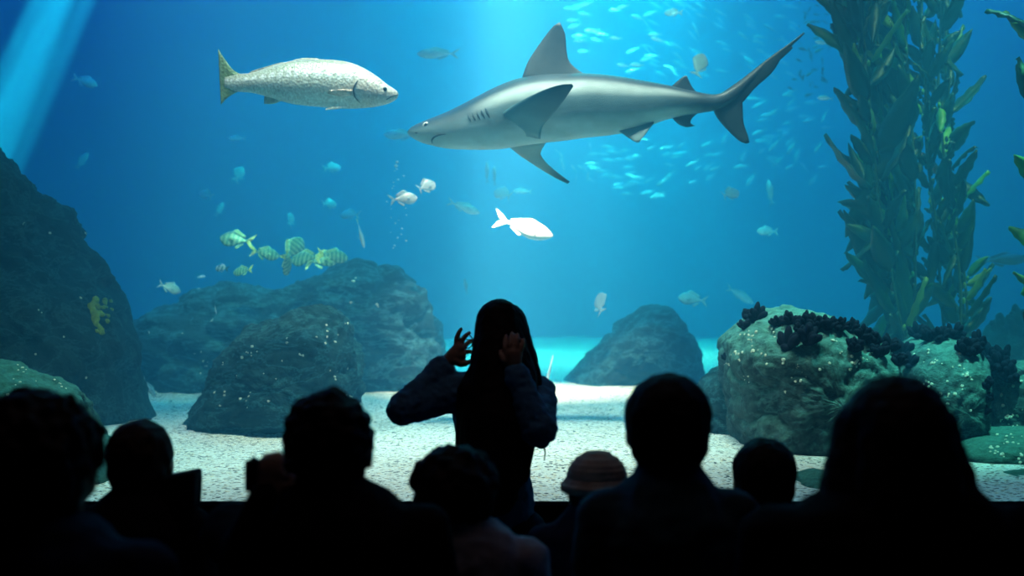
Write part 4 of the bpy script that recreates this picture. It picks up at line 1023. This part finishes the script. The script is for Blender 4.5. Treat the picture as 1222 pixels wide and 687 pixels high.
spot((-2.6, 2.2, ZL), (-2.0, 4.9, 1.9), 4200, 22, (.75, 1, .8), 1., .2)          # unseen spot added to light the shoal over the mound
spot((1.5, 3.6, ZL), (1.2, 7.5, 3.4), 3000, 40, (.4, .95, 1), 1., .2)
spot((.5, .5, 5.6), (1.2, 5., 3.3), 1100, 44, (.8, .95, 1), 1., .15)             # added underwater spot, out of view, front-lighting fish and shark
spot((-1.7, .4, 5.4), (-1.05, 2., 2.95), 420, 36, (1, .9, .8), 1., .15)  # second added underwater spot, brightening the big silver fish
spot((.05, 4.9, ZL+.3), (.12, 5.1, GZ), 35000, 22, (1, .50, .40), 1., .15)        # centre shaft
spot((-.05, 4.9, ZL+.3), (-.05, 5.0, GZ), 84000, 9, (1, .46, .36), 1, .1)
for u0, u1, w_, dg_ in ((296, -42, 190000, 2.6), (322, -16, 230000, 3.4), (352, 14, 130000, 2.4)):
    spot(P(u0, -560, 10), P(u1, 200, 9.8), w_, dg_, (.15, 1, .95), .7, .03)
spot(P(268, -560, 13.5), P(262, 60, 13.5), 200000, 6, (.45, .58, 1), 1., .1)
spot(P(965, -480, 14.2), P(958, 80, 14.2), 190000, 9, (.45, .6, 1), 1., .1)
spot((1.6, 10., ZL), (1.3, 10., 3), 9000, 44, (.2, 1, .95), 1., .2)
spot((2.6, .7, ZL), (2.3, 1.9, GZ+.6), 6200, 25, (.32, 1, .92), 1., .2)         # green lamp over the right rocks
spot((3.9, 1.6, ZL), (3.0, 3.2, 2.6), 3900, 26, (.7, 1, .55), 1., .15)            # unseen spot added to give the kelp blades contrast
spot((-3.0, .7, ZL), (-2.3, .9, GZ), 1500, 26, (.4, 1, .9), 1., .2)

area((.0, -1.6, 4.4), 2.5, 1.2, 3.2, (1, .75, .8))                                # dim hall lamp

# ------------------------------------------------------------------ camera, world, render look
cam = bpy.data.cameras.new('camera'); co_ = bpy.data.objects.new('camera', cam); COL.objects.link(co_); sc.camera = co_
co_.location = (0, CY, CZ); co_.rotation_euler = (PI/2, 0, 0); cam.sensor_width = 36; cam.lens = F/1222*36
cam.clip_start = .05; cam.dof.use_dof = True; cam.dof.focus_distance = 5.4; cam.dof.aperture_fstop = 2.6
w = bpy.data.worlds.new('world'); sc.world = w; w.use_nodes = True
w.node_tree.nodes['Background'].inputs[0].default_value = (0, 0, 0, 1); w.node_tree.nodes['Background'].inputs[1].default_value = 0
vs = sc.view_settings; vs.view_transform = 'Standard'; vs.look = 'None'; vs.gamma = 1; vs.exposure = -0.12; vs.use_curve_mapping = False
cy = sc.cycles; cy.use_denoising = True; cy.volume_bounces = 0; cy.max_bounces = 6; cy.diffuse_bounces = 3; cy.glossy_bounces = 2; cy.transparent_max_bounces = 12
cy.sample_clamp_indirect = 4
